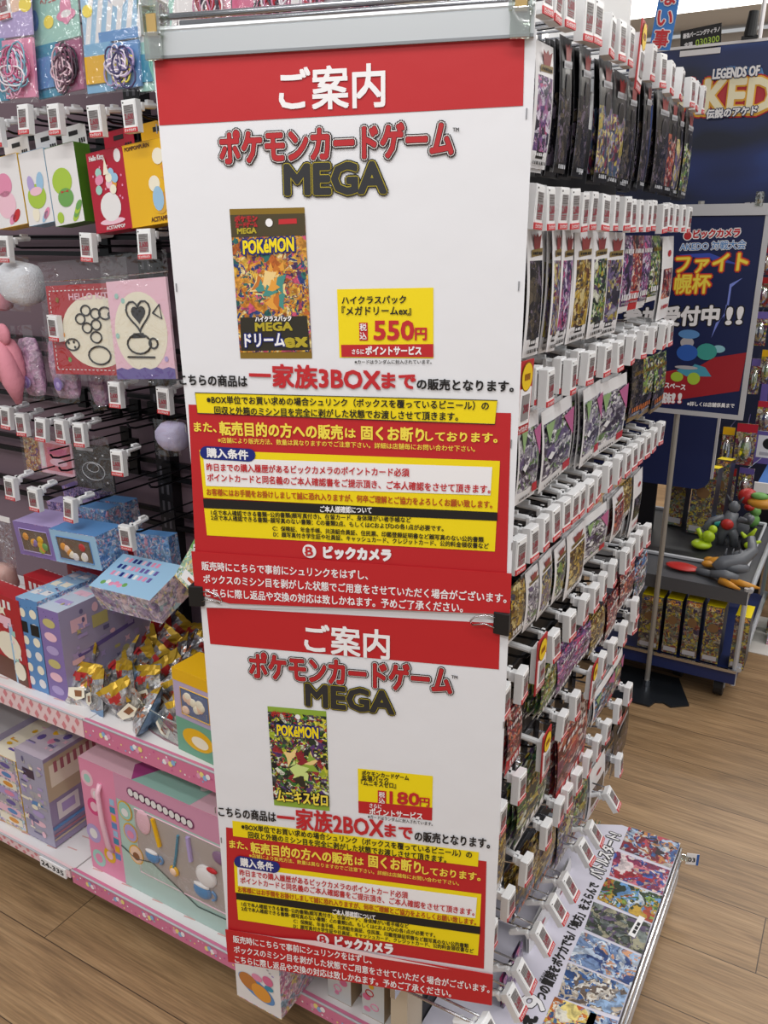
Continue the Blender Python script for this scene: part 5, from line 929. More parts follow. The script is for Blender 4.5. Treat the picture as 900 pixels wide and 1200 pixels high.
# the big pink set
p0, p1 = at(107, 1010, 1, .965), at(330, 1140, 1, .965); W = p1.x - p0.x; H = .285; Dp = .20
def d_big(b, W, D, H):
    y = -D / 2 - .0006; rect(b, -W / 2, -W * .30, 0, H, y, PNK); rect(b, -W * .30, W / 2, H * .78, H, y, mat('print_dim_pink', '#d596b4', .4))
    for i, (x, z, r) in enumerate([(-.46, .84, .018), (-.44, .6, .02), (-.465, .34, .022), (-.45, .12, .02), (-.42, .72, .015), (-.38, .2, .018)]): b.disc((x * W, z * H), r, r * 1.1, y - .0003, [LPNK, mat('print_hot_pink', '#d94a86', .4), LIL, MINT, LPNK, CYEL][i], 16); b.disc((x * W, z * H), r * .55, r * .6, y - .0005, [MINT, LPNK, CW, PNK, CW, LPNK][i], 14)
    for i in range(8): rect(b, -.345 * W + (i % 2) * .002, -.315 * W, H * (.2 + .07 * i), H * (.255 + .07 * i), y - .0004, [MBL, CYEL, TEAL, LBL][i % 4])
    P = [(-W * .30, 0), (W / 2, 0), (W / 2, H * .18), (W * .1, H * .14), (-W * .04, H * .26), (-W * .13, H * .34), (-W * .22, H * .3), (-W * .30, H * .36)]; b.poly(P, y - .0008, mat('print_pale_mint', '#b4cfc6', .4)); lines(b, P[2:], .0013, mat('print_deep_green', '#3a4a44', .4), y - .0012)
    for i, z in enumerate((.70, .52, .34)): b.disc((-W * .255 + .01 * i, H * z), .021, .024, y - .001, CYEL, 18); b.disc((-W * .255 + .01 * i, H * z), .018, .021, y - .0014, [MINT, LIL, SKIN][i], 18); b.disc((-W * .255 + .01 * i, H * z - .004), .010, .010, y - .0017, [CW, PNK, mat('print_brown', '#8a5a3a', .5)][i], 14)
    for e in range(11): b.disc((-W * .21 + e * .016, H * .89 - e * .0012), .011, .012, y - .001, mat('print_plum', '#7a3a66', .4), 12); b.disc((-W * .21 + e * .016, H * .89 - e * .0012), .0075, .009, y - .0013, CW, 10); 
    busy(b, W * .55, D, H, [LPNK, LIL, mat('print_rose', '#d96c94', .4), CW, MINT], 30, 5, 'f') if False else None
    for i in range(26): b.ball((rnd(-.25, .48) * W, rnd(-.42, .42) * D, H), (rnd(.008, .018), rnd(.008, .016), .0008 + .0001 * (i % 5)), random.choice([MINT, LBL, PNK, CYEL, LPNK, CW, LIL]), 12, 4)
    b.quad([(-W * .5, -D / 2, H + .0004), (-W * .22, -D / 2, H + .0004), (-W * .14, D / 2, H + .0004), (-W * .5, D / 2, H + .0004)], LPNK); b.quad([(-W * .26, -D * .3, H + .0007), (-W * .2, -D * .5, H + .0007), (-W * .04, D * .3, H + .0007), (-W * .1, D * .5, H + .0007)], mat('print_magenta', '#b5488f', .4)); b.quad([(-W * .2, -D / 2, H + .0004), (W * .1, -D / 2, H + .0004), (W * .16, D * .2, H + .0004), (-W * .14, D * .2, H + .0004)], MINT)
def toys(w_, x0, x1, z0, z1, y):
    w = x1 - x0; h = z1 - z0; TB = mat('toy_blue', '#5a8ec0', .4)
    def cup(x, z, s, m): w_.ball((x, y - .002, z), (s, .006, s * .8), m, 14, 8); w_.tube(arc(x + s, z, s * .5, s * .45, -80, 80, 8, y - .003), .0025, m, 6); w_.ball((x, y - .0035, z + s * .6), (s * .9, .004, s * .25), CW, 12, 5)
    cup(x0 + w * .12, z0 + h * .36, .020, TB); cup(x0 + w * .52, z0 + h * .2, .024, TB); cup(x0 + w * .84, z0 + h * .14, .022, TB)
    w_.ball((x0 + w * .56, y - .002, z0 + h * .46), (.027, .007, .026), CW, 16, 10); w_.ball((x0 + w * .62, y - .006, z0 + h * .62), (.014, .004, .006), INKR, 12, 6)
    w_.ball((x0 + w * .30, y - .003, z0 + h * .30), (.013, .004, .013), CYEL, 14, 8); w_.ball((x0 + w * .30, y - .005, z0 + h * .30), (.009, .004, .009), SKIN, 12, 8); w_.tube([(x0 + w * .30, y - .003, z0 + h * .35), (x0 + w * .33, y - .003, z0 + h * .58), (x0 + w * .36, y - .003, z0 + h * .9)], .003, TEAL, 6)
    w_.ball((x0 + w * .68, y - .002, z0 + h * .84), (.020, .005, .015), mat('toy_plum', '#8a6a8f', .4), 12, 7); w_.tube([(x0 + w * .44, y - .003, z0 + h * .95), (x0 + w * .45, y - .003, z0 + h * .6)], .005, LIL, 8); w_.ball((x0 + w * .07, y - .002, z0 + h * .85), (.020, .004, .030), LPNK, 12, 8); w_.tube([(x0 + w * .16, y - .003, z0 + h * .98), (x0 + w * .2, y - .004, z0 + h * .6)], .005, CYEL, 8); w_.ball((x0 + w * .88, y - .002, z0 + h * .6), (.022, .006, .022), LBL, 14, 8)
big = carton('big pink toy set box with clear window on the bottom shelf', None, ((p0.x + p1.x) / 2, .968 + Dp / 2, BZ), W, Dp, H, mat('print_pale_mint', '#b4cfc6', .4), PNK, LPNK, (0, 0, 0), d_big, (-W * .20, W * .44, H * .2, H * .76, mat('blister_grey', '#b5aca9', .4), toys))
h = MB(); h.tube([(-W * .385, -Dp / 2 - .001, H * .84), (-W * .385, -Dp / 2 - .010, H * .78), (-W * .375, -Dp / 2 - .012, H * .55), (-W * .36, -Dp / 2 - .010, H * .32), (-W * .355, -Dp / 2 - .001, H * .26)], .0055, LPNK, 8); ho = h.build('handle', big, smooth=True); ho['label'] = 'pale pink carry handle'
# goods seen under the lower poster
def d_cake(b, W, D, H):
    y = -D / 2 - .0006; b.disc((-W * .03, H * .34), W * .42, H * .16, y, MBL, 24, -.35); b.disc((-.02, H * .40), W * .22, H * .14, y - .0003, mat('cake_brown', '#c07a3a', .5), 20, -.3); b.disc((.008, H * .31), W * .22, H * .14, y - .0005, ORG, 20, -.3); b.disc((0, H * .56), .012, .008, y - .0006, PNK, 12); b.disc((W * .24, H * .60), .012, .011, y - .0006, mat('print_rose', '#d96c94', .4), 12); b.disc((W * .26, H * .47), .010, .006, y - .0007, TEAL, 12)
    for i in range(16): b.disc((rnd(-.45, .45) * W, rnd(.72, .96) * H), .003, .002, y, random.choice([LPNK, PVC, LIL]), 6)
q0, q1 = at(278, 1167, 1, .872), at(330, 1193, 1, .872)
carton('white box with pancake picture jutting out under the lower poster', None, ((q0.x + q1.x) / 2, .872 + .09, BZ + .001), q1.x - q0.x, .18, .125, CW, A_PINK, CW, (0, 0, 0), d_cake)
p = at(368, 1150, 1, 1.02); b = MB(); b.tube([(0, 0, 0), (0, 0, .20)], .034, A_PAST, 20); b.tube([(0, 0, .20), (0, 0, .215)], .026, LIL, 16); o = b.build('round_canister', loc=(p.x, 1.06, BZ), smooth=False); tag(o, 'lilac printed canister on the bottom shelf, seen under the lower poster', 'canister')
def d_kit(b, W, D, H):
    y = -D / 2 - .0006
    for i in range(10): b.disc((rnd(-.3, .3) * W, H * (.06 + .1 * i)), rnd(.004, .009), rnd(.004, .008), y, [PNK, mat('print_rose', '#d96c94', .4), CYEL, MINT, INKR][i % 5], 12); lines(b, ring((rnd(-.2, .2) * W, H * (.1 + .1 * i)), .008, .007, 10), .0011, [PNK, INKR][i % 2], y)
for i, (xa, xb, lab) in enumerate([(386, 413, 'tall pale box with pink pictures under the lower poster'), (426, 452, 'tall pale box with small coloured motifs beside the beige post')]):
    a, c = at(xa, 1180, 1, .952), at(xb, 1180, 1, .952); 
    carton(lab, 'tall slim boxes under the lower poster', ((a.x + c.x) / 2 - .006, .952 + .04, BZ), c.x - a.x, .07, .30 - .02 * i, mat('carton_mist', '#cfd3d1', .4), mat('carton_tan', '#a89070', .5), CW, (0, 0, 0), d_kit)
# ================================================================== background on the right
# ---- A2 sign on a stand
SY = 2.56; NB1 = mat('sign_navy', '#16224f', .4); FRAME = mat('sign_frame', '#c9c9cc', .4, .2)
t = empty('sign_stand', (-.49, 2.585, 0))
b = MB(); b.prism([(-.10, -.10), (.14, -.12), (.145, -.02), (.05, -.015), (.03, .015), (-.02, .03), (-.1, .03)], 0, 0, DARK); b.v = []; b.f = []; b.m = []
pts = [(-.125, -.13), (.055, -.13), (.065, -.095), (.09, -.085), (.115, -.10), (.165, -.06), (.10, .10), (-.125, .10)]
b.add([(x, y, 0) for x, y in pts] + [(x, y, .006) for x, y in pts], [tuple(range(7, -1, -1)), tuple(range(8, 16))] + [(i, (i + 1) % 8, (i + 1) % 8 + 8, i + 8) for i in range(8)], mat('base_plate', '#33373d', .35, .6)); b.build('base_plate', t)
b = MB(); b.tube([(.015, -.005, .004), (.015, -.005, 1.54)], .0085, mat('pole_steel', '#a3a09a', .35, .5), 12); b.tube([(.015, -.005, .004), (.015, -.005, .03)], .014, CHROME, 12); b.build('pole', t)
tag(t, 'grey steel pole stand with cut-out base plate on the wood floor', 'sign stand')
x0, x1, z0, z1 = -.715, -.302, .955, 1.505
p = Vector((-.508, SY, z0)); t = empty('event_sign', p); xs = lambda px, py: at(px, py, 1, SY - .004) - p
b = MB(); X0, X1, ZZ = x0 - p.x, x1 - p.x, z1 - z0
b.box(X0, X1, 0, .004, 0, ZZ, NB1); yk = -.001
def sg(s, a, c, h, cols, bold=.0006, latin=False):
    for i, (m, e) in enumerate(cols): A_, C_ = xs(*a), xs(*c); b.text(s, (A_.x, A_.z), (C_.x, C_.z), h, m, e, yk - .0006 * i, latin=latin, rings=8)
c5 = lambda x, y: (740 + x / 4.6125, 240 + y / 4.6125)
for kq, (q, m) in enumerate((([(0, .02), (.2, .07), (.25, .18), (.12, .16), (0, .07)], mat('sign_red', '#a3222c', .4)), ([(-.05, .02), (.08, .045), (.2, .09), (.2, .16), (-.05, .1)], mat('sign_red', '#a3222c', .4)))): b.poly([(min(X1, x), z) for x, z in q], yk - .0003 * kq, m)
b.poly([(.02, .115), (.06, .14), (.10, .13), (.12, .105), (.05, .1)], yk - .0006, mat('sign_cyan', '#4a9cb5', .4))
glow = mat('sign_glow', '#3a4fae', .4)
for P in ([(495, 620), (515, 540), (530, 430), (600, 395), (540, 445), (525, 545)], [(430, 720), (455, 640), (500, 600), (510, 540), (525, 545), (470, 640)]): b.poly([(xs(*c5(*q)).x, xs(*c5(*q)).z) for q in P], yk, mat('sign_bolt', '#7f8fe0', .4))
b.poly([(xs(*c5(*q)).x, xs(*c5(*q)).z) for q in [(250, 270), (420, 260), (600, 330), (440, 300)]], yk, glow)
# generic blue toy spinner and paddle figure
for (cx, cy, rx, rz, m) in [(310, 700, 50, 22, MBL), (300, 745, 32, 26, PVC), (300, 800, 50, 40, mat('print_toy_blue', '#2f5fb5', .4)), (300, 850, 38, 26, NB1), (245, 930, 30, 24, LIME), (335, 940, 30, 30, LIME), (405, 795, 48, 40, mat('print_sea_green', '#3f9c92', .4)), (470, 780, 30, 18, mat('print_aqua', '#8fc4d0', .4)), (295, 880, 55, 9, PVC)]:
    A_ = xs(*c5(cx, cy)); b.disc((A_.x, A_.z), rx / 4.6125 * .00275, rz / 4.6125 * .00275, yk - .0012 - .0001 * rx / 60, m, 18)
sg('ビックカメラ', c5(335, 160), c5(585, 150), .021, [(INKW, .004), (INKR, .0012)]); A_ = xs(*c5(303, 168)); b.disc((A_.x, A_.z), .013, .013, yk - .001, INKW, 18); b.disc((A_.x, A_.z), .0105, .0105, yk - .0015, INKR, 18)
sg('AKEDO 対戦大会', c5(262, 228), c5(617, 215), .022, [(INKW, .002), (MBL, .0004)])
sg('ファイト', c5(240, 325), c5(628, 308), .048, [(INKR, .007), (mat('sign_orange', '#e88a1a', .4), .004), (INKY, .0012)]); sg('幌杯', c5(234, 432), c5(425, 428), .050, [(INKR, .007), (mat('sign_orange', '#e88a1a', .4), .004), (INKY, .0012)])
sg('参加受付中', c5(-40, 612), c5(470, 600), .050, [(INK, .007), (INKW, .0028)]); sg('!!', c5(515, 600), c5(598, 596), .056, [(INK, .007), (INKW, .003)])
sg('スペース', c5(180, 975), c5(290, 988), .017, [(INKR, .003), (INKW, .0008)]); sg('配布', c5(168, 1045), c5(212, 1048), .030, [(INKR, .004), (INKW, .0012)]); sg('!!', c5(218, 1045), c5(268, 1045), .034, [(INKR, .004), (INKW, .002)]); sg('※詳しくは店舗係員まで', c5(300, 1076), c5(555, 1088), .012, [(INKW, .0004)])
b.build('poster_panel', t)
b = MB(); f = .014
b.box(X0 - f, X0, -.003, .006, -f, ZZ, FRAME); b.box(X1, X1 + f, -.003, .006, -f, ZZ, FRAME); b.box(X0, X1, -.003, .006, -f, 0, FRAME); b.box(X0 - f, X1 + f, -.006, .008, ZZ - .004, ZZ + .026, FRAME); b.build('frame', t)
for xx in (X1 - .02, X0 + .02):
    b = MB(); b.box(xx - .01, xx + .01, -.01, .012, ZZ + .02, ZZ + .055, HARD); b.box(xx - .005, xx + .005, -.008, .006, ZZ + .026, ZZ + .036, AMB); b.build('hanger_clip', t)
tag(t, 'navy event sign with orange and white Japanese lettering on the steel stand', 'sign')
# ---- promotional trolley with navy back board
TX0, TX1, TY0, TY1, TZ = -.80, -.208, 2.60, 3.30, .40
t = empty('display_trolley', ((TX0 + TX1) / 2, 2.95, 0)); O = Vector(t.location)
TRIM = mat('trolley_tube', '#c3c6cb', .35, .35); TG = mat('tray_grey', '#55565a', .4, .2); TB = mat('tray_black', '#1d1e22', .5); NAV2 = mat('trolley_navy', '#1c2a5c', .45)
b = MB(); b.M = Matrix.Translation(-O); b.box(TX0, TX1, TY0, TY1, .075, .12, NAV2); b.box(TX0, TX1, TY0 - .008, TY0, .118, .128, CHROME); b.build('lower_shelf', t)
b = MB(); b.M = Matrix.Translation(-O); b.box(TX0, TX1, TY0, TY1, TZ - .045, TZ, TG); b.box(TX0 + .05, TX1 - .03, TY0 + .18, TY1 - .02, TZ, TZ + .004, TB)
P = [(TX0 + .05, TY0 + .18, TZ + .008), (TX1 - .03, TY0 + .18, TZ + .008), (TX1 - .03, TY1 - .02, TZ + .012), (TX0 + .05, TY1 - .02, TZ + .012)]; b.tube(P, .007, mat('tray_rim', '#c4c6ca', .4), 6, closed=True); b.build('top_tray', t)
for (x, y) in ((TX1 - .006, TY0 + .008), (TX0 + .006, TY0 + .008), (TX1 - .006, TY1 - .008), (TX0 + .006, TY1 - .008)):
    b = MB(); b.M = Matrix.Translation(-O); b.tube([(x, y, .07), (x, y, TZ + .01)], .008, TRIM, 8); b.build('upright', t)
for z in (.13, TZ + .005):
    b = MB(); b.M = Matrix.Translation(-O); b.tube([(TX1 + .006, TY0, z), (TX1 + .006, TY1, z)], .008, TRIM, 8); b.build('side_rail', t)
for (x, y) in ((TX1 - .05, TY0 + .06), (TX1 - .19, TY0 + .12), (TX0 + .05, TY0 + .06), (TX1 - .05, TY1 - .06)):
    w_ = MB(); w_.M = Matrix.Translation(-O); w_.tube([(x - .014, y, .036), (x + .014, y, .036)], .036, mat('caster_rubber', '#17171a', .6), 16); w_.tube([(x - .017, y, .036), (x + .017, y, .036)], .012, GREY, 10); w_.box(x - .012, x + .012, y - .02, y + .02, .06, .077, DARK); w_.build('caster', t)
tag(t, 'navy and grey wheeled display trolley behind the steel stand', 'trolley')
# navy boards
NBY = 2.99
def wavy(b, x0, x1, z0, z1, y, m, rad=0): 
    P = [(x0, z1), (x1, z1)]
    if rad: P += [(x1 - rad + rad * math.cos(R(-a)), z0 + rad + rad * math.sin(R(-a))) for a in range(0, 91, 15)] + [(x0 + rad + rad * math.cos(R(-90 - a)), z0 + rad + rad * math.sin(R(-90 - a))) for a in range(0, 91, 15)]
    else: P += [(x1, z0), (x0, z0)]
    b.prism(P[::-1], y, y + .012, m)
NAVG = bpy.data.materials.new('printed_navy_space'); NAVG.use_nodes = True; nt = NAVG.node_tree; N = nt.nodes; L = nt.links
tc = N.new('ShaderNodeTexCoord'); mp = N.new('ShaderNodeMapping'); mp.inputs['Scale'].default_value = (2.2, 1, 5.5); L.new(tc.outputs['Object'], mp.inputs[0]); nz = N.new('ShaderNodeTexNoise'); nz.inputs['Scale'].default_value = 1.3; nz.inputs['Detail'].default_value = 1; L.new(mp.outputs[0], nz.inputs['Vector'])
cr = N.new('ShaderNodeValToRGB'); e = cr.color_ramp.elements; e[0].position = .35; e[0].color = lin('#0e1830'); e[1].position = .72; e[1].color = lin('#2a55a8'); k = e.new(.55); k.color = lin('#1a2c66'); L.new(nz.outputs['Fac'], cr.inputs[0]); L.new(cr.outputs[0], N['Principled BSDF'].inputs['Base Color']); N['Principled BSDF'].inputs['Roughness'].default_value = .4
hp = at(862, 100, 1, NBY); t = empty('header_board', (hp.x, NBY, 1.53))
b = MB(); hz = 2.005 - 1.53; wavy(b, -.36, .36, 0, hz, 0, NAVG); b.box(-.365, .365, -.003, .015, hz - .004, hz + .004, CW); b.box(-.365, .365, -.003, .015, -.006, .002, CW); b.build('board', t)
hs = lambda x, y: at(740 + x / 4.8, y / 4.8, 1, NBY) - Vector(t.location)
b = MB()
def hg(s, a, c, h, cols, latin=True, y0=-.003):
    for i, (m, e) in enumerate(cols): A_, C_ = hs(*a), hs(*c); b.text(s, (A_.x, A_.z), (C_.x, C_.z), h, m, e, y0 - .0008 * i, latin=latin, rings=10)
A_ = hs(440, 450); b.poly([(hs(*q).x, hs(*q).z) for q in [(438, 455), (470, 392), (560, 372), (735, 382), (752, 445), (600, 448)]], -.002, MBL)
b.poly([(hs(*q).x, hs(*q).z) for q in [(340, 480), (470, 462), (620, 448), (1040, 455), (1040, 600), (700, 610), (480, 640), (340, 655)]], -.0024, mat('sign_red_bright', '#c4242c', .4))
b.build('logo_plate', t); b = MB()
hg('LEGENDS OF', (462, 420), (722, 398), .026, [(NB1, .004), (INKW, .0014)], True, -.008)
hg('AKEDO', (262, 553), (985, 530), .094, [(INKR, .013), (mat('logo_gold', '#f2b322', .4), .009)])
hg('AKEDO', (262, 549), (985, 527), .090, [(INKR, .001), (INKR, .001), (mat('logo_gold', '#f2b322', .4), .0085), (mat('logo_cream', '#f9efc9', .4), .0045)])
hg('伝説のアケド', (425, 646), (708, 622), .024, [(NB1, .004), (INKW, .0012)], False, -.008)
hg('最強', (630, 1172), (712, 1166), .030, [(PVC, .001)], False); b.build('logo_lettering', t)
tag(t, 'large navy header board with gold and red game logo above the trolley', 'sign board')
b = MB(); q = at(840, 500, 1, NBY + .03); wavy(b, -.42, 0, .585 - .58, .95, 0, NAV2, .05); b.box(-.24, -.18, .003, .02, -.2, .04, DARK); b.box(.0, .008, -.002, .014, .05, .95, FRAME)
o = b.build('back_board', loc=(q.x, NBY + .03, .58)); tag(o, 'plain dark navy back board with rounded lower corners on the trolley', 'board')
t = empty('title_card', at(820, 58, 1, NBY)); cc = Vector(t.location)
b = MB(); b.M = Matrix.Rotation(R(-5), 4, 'Y'); b.box(-.058, .062, -.002, .002, -.002, .062, INK); b.text('最強バーニングティラノ', (-.05, .045), (.057, .045), .013, INKW, .0006, -.003); b.text('030300', (-.012, .020), (.057, .020), .017, LIME, .0004, -.003, latin=True); b.text('全国', (-.046, .020), (-.022, .020), .010, INKW, .0005, -.003); b.build('card', t); b = MB(); b.box(-.058, .062, -.004, .03, -.016, .0, CW); b.build('foot', t)
tag(t, 'small black title card with white and green writing on top of the header board', 'sign')
p = at(774, 52, 1, 2.2); t = empty('hanging_banner', p); b = MB(); b.M = Matrix.Rotation(R(6), 4, 'Y'); b.box(-.024, .024, -.001, .001, -.012, .25, mat('banner_blue', '#2f78c4', .5))
for i, ch in enumerate('事いなか置'): b.text(ch, (-.017, .010 + .043 * i), (.017, .010 + .043 * i), .036, INKW, .0032, -.003, rings=8); b.text(ch, (-.017, .010 + .043 * i), (.017, .010 + .043 * i), .036, INKR, .0010, -.0045, rings=8)
b.build('strip', t); b = MB(); b.tube([(.0, 0, .2), (.03, .0, .42)], .004, CHROME, 6); b.build('hanger_rod', t); tag(t, 'narrow blue banner with red white-edged vertical characters at the top', 'banner')
p = at(889, 45, 1, NBY + .1); b = MB(); b.tube([(0, 0, -.1), (.012, 0, .55)], .007, CW, 8); o = b.build('white_pole', loc=p); tag(o, 'thin white pole rising behind the header board at top right', 'pole')
p = at(884, 40, 1, NBY + .006); p.z = 2.095; t = empty('black_fixture', p); b = MB(); b.tube([(-.012, 0, -.078), (-.008, 0, -.01)], [.019, .015], BLACK, 14); b.box(-.034, .012, -.012, .012, -.086, -.076, BLACK); b.build('housing', t); tag(t, 'small black speaker-like fixture behind the header board beside the pole', 'bracket')  # small dark speaker-like fixture, emits nothing
# ---- gold figure cartons on the trolley
A_GB = art('art_gold_box', ['#5a5048', '#b5a03a', '#7a6a5a', '#8a4a3a', '#a39a8a', '#4a3f55', '#c4b24a', '#6a7a6a'], 50, .4)
def d_gold(b, W, D, H): b.box(-W * .5, W * .5, -D * .5, D * .5, H, H + .0006, YEL); rect(b, -W * .4, W * .4, H * .9, H * .98, -D / 2 - .0006, A_WARM); b.disc((0, H * .62), W * .3, H * .08, -D / 2 - .0006, mat('print_bronze', '#7a5a3a', .4), 14); rect(b, -W * .4, W * .4, H * .04, H * .12, -D / 2 - .0006, PVC)
GBL = [(742, 768, 700, 776), (770, 789, 704, 786), (792, 812, 706, 790), (814, 836, 712, 806), (848, 867, 724, 808)]
for i, (xa, xb, yt, yb) in enumerate(GBL):
    a, c = at(xa, yb, 1, 2.585), at(xb, yb, 1, 2.585); zt = at((xa + xb) / 2, yt - (0, 2, 4, 10, 10)[i] * 0, 1, 2.585).z
    r = carton(f'tall gold figure box, {ORD[i]} from left on the lower trolley shelf', 'gold figure boxes on the trolley', ((a.x + c.x) / 2, 2.66, .129), (c.x - a.x) * .95, .1, max(.17, min(.225, zt - .129)), A_GB, mat('carton_dark', '#2a2733', .4), YEL, (0, 0, 0), d_gold, None, None)
for i, (xa, xb, yt, yb, Y) in enumerate([(776, 796, 576, 636, 3.08), (800, 828, 576, 645, 3.02), (828, 846, 570, 612, 3.16)]):
    a, c = at(xa, yb, 1, Y), at(xb, yb, 1, Y)
    carton(f'gold figure box, {ORD[i]} from left under the navy back board', 'gold figure boxes under the back board', ((a.x + c.x) / 2, Y + .06, TZ + .005), (c.x - a.x) * .97, .07, .25, A_GB, mat('carton_dark', '#2a2733', .4), YEL, (R(-6), 0, R(-6)), d_gold)
# ---- loose action toys on the tray
TGY = mat('toy_grey', '#5f6268', .4); TYL = mat('toy_neon', '#a9c41f', .4); TOR = mat('toy_amber', '#c98a2a', .45); TRD = mat('toy_red', '#b52a26', .4); TBL = mat('toy_bright_blue', '#3f7fc4', .4); TTQ = mat('toy_teal', '#2f9c8f', .4)
def toy(label, px, py, parts, rot=0, z=TZ + .004, yb=None):
    p = at(px, py, 2, z + .02); t = empty('action_toy', (p.x, p.y, z), (0, 0, R(rot)))
    for nm, m, shapes in parts:
        b = MB()
        for s_ in shapes:
            if s_[0] == 'b': b.ball(s_[1], s_[2], m, 12, 8)
            else: b.tube(s_[1], s_[2], m, 8)
        b.build(nm, t, smooth=True)
    tag(t, label, 'toy', 'loose action toys on the trolley tray')
toy('grey toy creature figure with amber feet at the tray front edge', 858, 672, [('body', TGY, [('b', (0, .01, .04), (.05, .03, .022)), ('b', (.02, .04, .065), (.03, .028, .022)), ('t', [(-.05, -.01, .03), (-.03, 0, .05), (.02, .02, .06), (.05, .06, .085), (.04, .09, .12)], [.020, .026, .024, .018, .012]), ('t', [(-.06, -.03, .02), (-.02, -.04, .026), (.02, -.04, .02)], [.012, .018, .014])]), ('foot', TOR, [('t', [(-.03, -.05, .01), (.0, -.07, .008), (.03, -.085, .004)], [.013, .010, .003]), ('t', [(.0, -.045, .012), (.05, -.055, .010), (.085, -.05, .004)], [.014, .010, .003])]), ('spike', mat('toy_dark_grey', '#3d3f45', .4), [('t', [(x_, .02 + x_ * .3, .06), (x_ + .004, .03 + x_ * .3, .095)], [.008, .002]) for x_ in (-.03, -.01, .01, .03)])], 5)
toy('amber claw shaped toy beside the red paddle', 842, 660, [('body', TOR, [('b', (0, 0, .02), (.035, .025, .02)), ('b', (-.03, .02, .018), (.02, .012, .012)), ('b', (-.03, -.02, .018), (.02, .012, .012))])], 0)
toy('flat red oval paddle with grey handle on the tray edge', 800, 660, [('blade', TRD, [('b', (0, 0, .008), (.055, .035, .008))]), ('handle', TGY, [('t', [(.05, -.006, .008), (.11, -.015, .010)], .012)])], -6)
toy('neon green toy on round base in the black tray', 822, 637, [('base', TYL, [('b', (0, 0, .018), (.035, .035, .016))]), ('figure', TYL, [('b', (.02, .0, .05), (.022, .018, .022)), ('b', (.03, .01, .075), (.015, .014, .015)), ('t', [(.0, 0, .04), (-.02, .01, .07)], .008)])], 0)
toy('grey toy figure with red chest in the middle of the tray', 852, 632, [('body', TGY, [('t', [(-.02, 0, .0), (-.02, 0, .04), (0, 0, .075), (.005, .01, .12)], [.014, .018, .03, .020]), ('t', [(.025, 0, .0), (.02, 0, .04), (0, 0, .07)], [.014, .016, .02]), ('b', (.008, .01, .14), (.020, .018, .022)), ('t', [(-.02, 0, .10), (-.06, -.01, .085), (-.075, -.03, .05)], [.012, .011, .014]), ('t', [(.03, 0, .10), (.065, .0, .095), (.07, -.03, .12)], [.012, .010, .013])]), ('chest', TRD, [('b', (-.004, -.022, .082), (.022, .014, .020))]), ('horn', mat('toy_dark_grey', '#3d3f45', .4), [('t', [(-.006, .01, .155), (-.02, .01, .18)], [.006, .002]), ('t', [(.02, .01, .155), (.035, .01, .18)], [.006, .002])])], 0)
toy('teal and blue toy lying at the back of the tray', 836, 612, [('body', TTQ, [('b', (0, 0, .02), (.05, .025, .02)), ('b', (-.04, .02, .025), (.025, .02, .02))]), ('wing', TBL, [('b', (.03, .01, .035), (.04, .02, .01))])], 20)
toy('yellow and black spiky toy at the right side of the tray', 876, 640, [('body', TB, [('b', (0, 0, .03), (.025, .025, .03))]), ('spikes', TYL, [('t', [(0, 0, .05), (.02, -.01, .09)], [.012, .004]), ('t', [(0, 0, .04), (-.025, -.01, .07)], [.012, .004]), ('b', (.005, -.02, .03), (.016, .012, .014)), ('t', [(.01, 0, .03), (.04, 0, .045)], [.010, .004])])], 0)
toy('green and red toy at the rear right of the tray', 880, 612, [('body', GRN, [('b', (0, 0, .03), (.03, .025, .03)), ('b', (.01, .0, .065), (.02, .02, .02))]), ('cap', TRD, [('b', (-.012, -.008, .08), (.02, .018, .014))])], 0)
toy('grey and blue toy behind the creature figure', 866, 622, [('body', TGY, [('b', (0, 0, .035), (.035, .025, .035)), ('t', [(0, 0, .05), (.03, -.02, .09)], .012)]), ('disc', TBL, [('b', (-.03, -.01, .04), (.022, .022, .008))])], 0)
# ---- low table behind, tall rack of blister toys, purple box
t = empty('blue_play_table', (.02, 3.62, 0)); b = MB(); b.box(-.32, .5, -.2, .25, .50, .53, mat('table_blue', '#3f6fb5', .4)); b.box(-.33, .51, -.21, -.2, .495, .535, CW); b.build('top', t)
for x in (-.28, .46):
    b = MB(); b.box(x - .02, x + .02, -.18, -.14, 0, .5, DARK); b.build('leg', t)
tag(t, 'low blue play table with white edge behind the trolley', 'table')
toy('orange and green toy on the blue play table', 893, 590, [('body', TOR, [('b', (0, 0, .02), (.05, .03, .02))]), ('top', GRN, [('b', (-.01, 0, .045), (.03, .02, .014))])], 0, .53)
toy('red round toy on the blue play table', 876, 585, [('body', TRD, [('b', (0, 0, .03), (.035, .03, .03))])], 0, .53)
PB = at(893, 560, 1, 3.78); carton('violet toy box with two round black pictures at right edge', None, (PB.x + .05, 3.80, .53), .20, .12, .34, VIOL, mat('carton_indigo', '#3a3a86', .4), LIL, (0, 0, 0), lambda b, W, D, H: [(rect(b, -W * .42, W * .42, H * (.08 + .33 * k), H * (.36 + .33 * k), -D / 2 - .0006, CW), b.disc((-W * .2, H * (.26 + .33 * k)), .024, .024, -D / 2 - .001, INK, 18), rect(b, -W * .36, W * .3, H * (.11 + .33 * k), H * (.15 + .33 * k), -D / 2 - .001, PVC)) for k in range(2)])
t = empty('toy_rack', (-.05, 4.3, 0)); b = MB(); b.box(-.62, .9, 0, .04, 0, 1.95, mat('rack_dark_blue', '#1d2440', .5)); b.build('back_panel', t)
for z in (.5, .8, 1.1, 1.4, 1.7):
    b = MB(); b.box(-.62, .9, -.012, 0, z, z + .02, DARK); b.build('crossbar', t)
tag(t, 'dark blue rack of hanging blister toys behind the trolley', 'shelving')
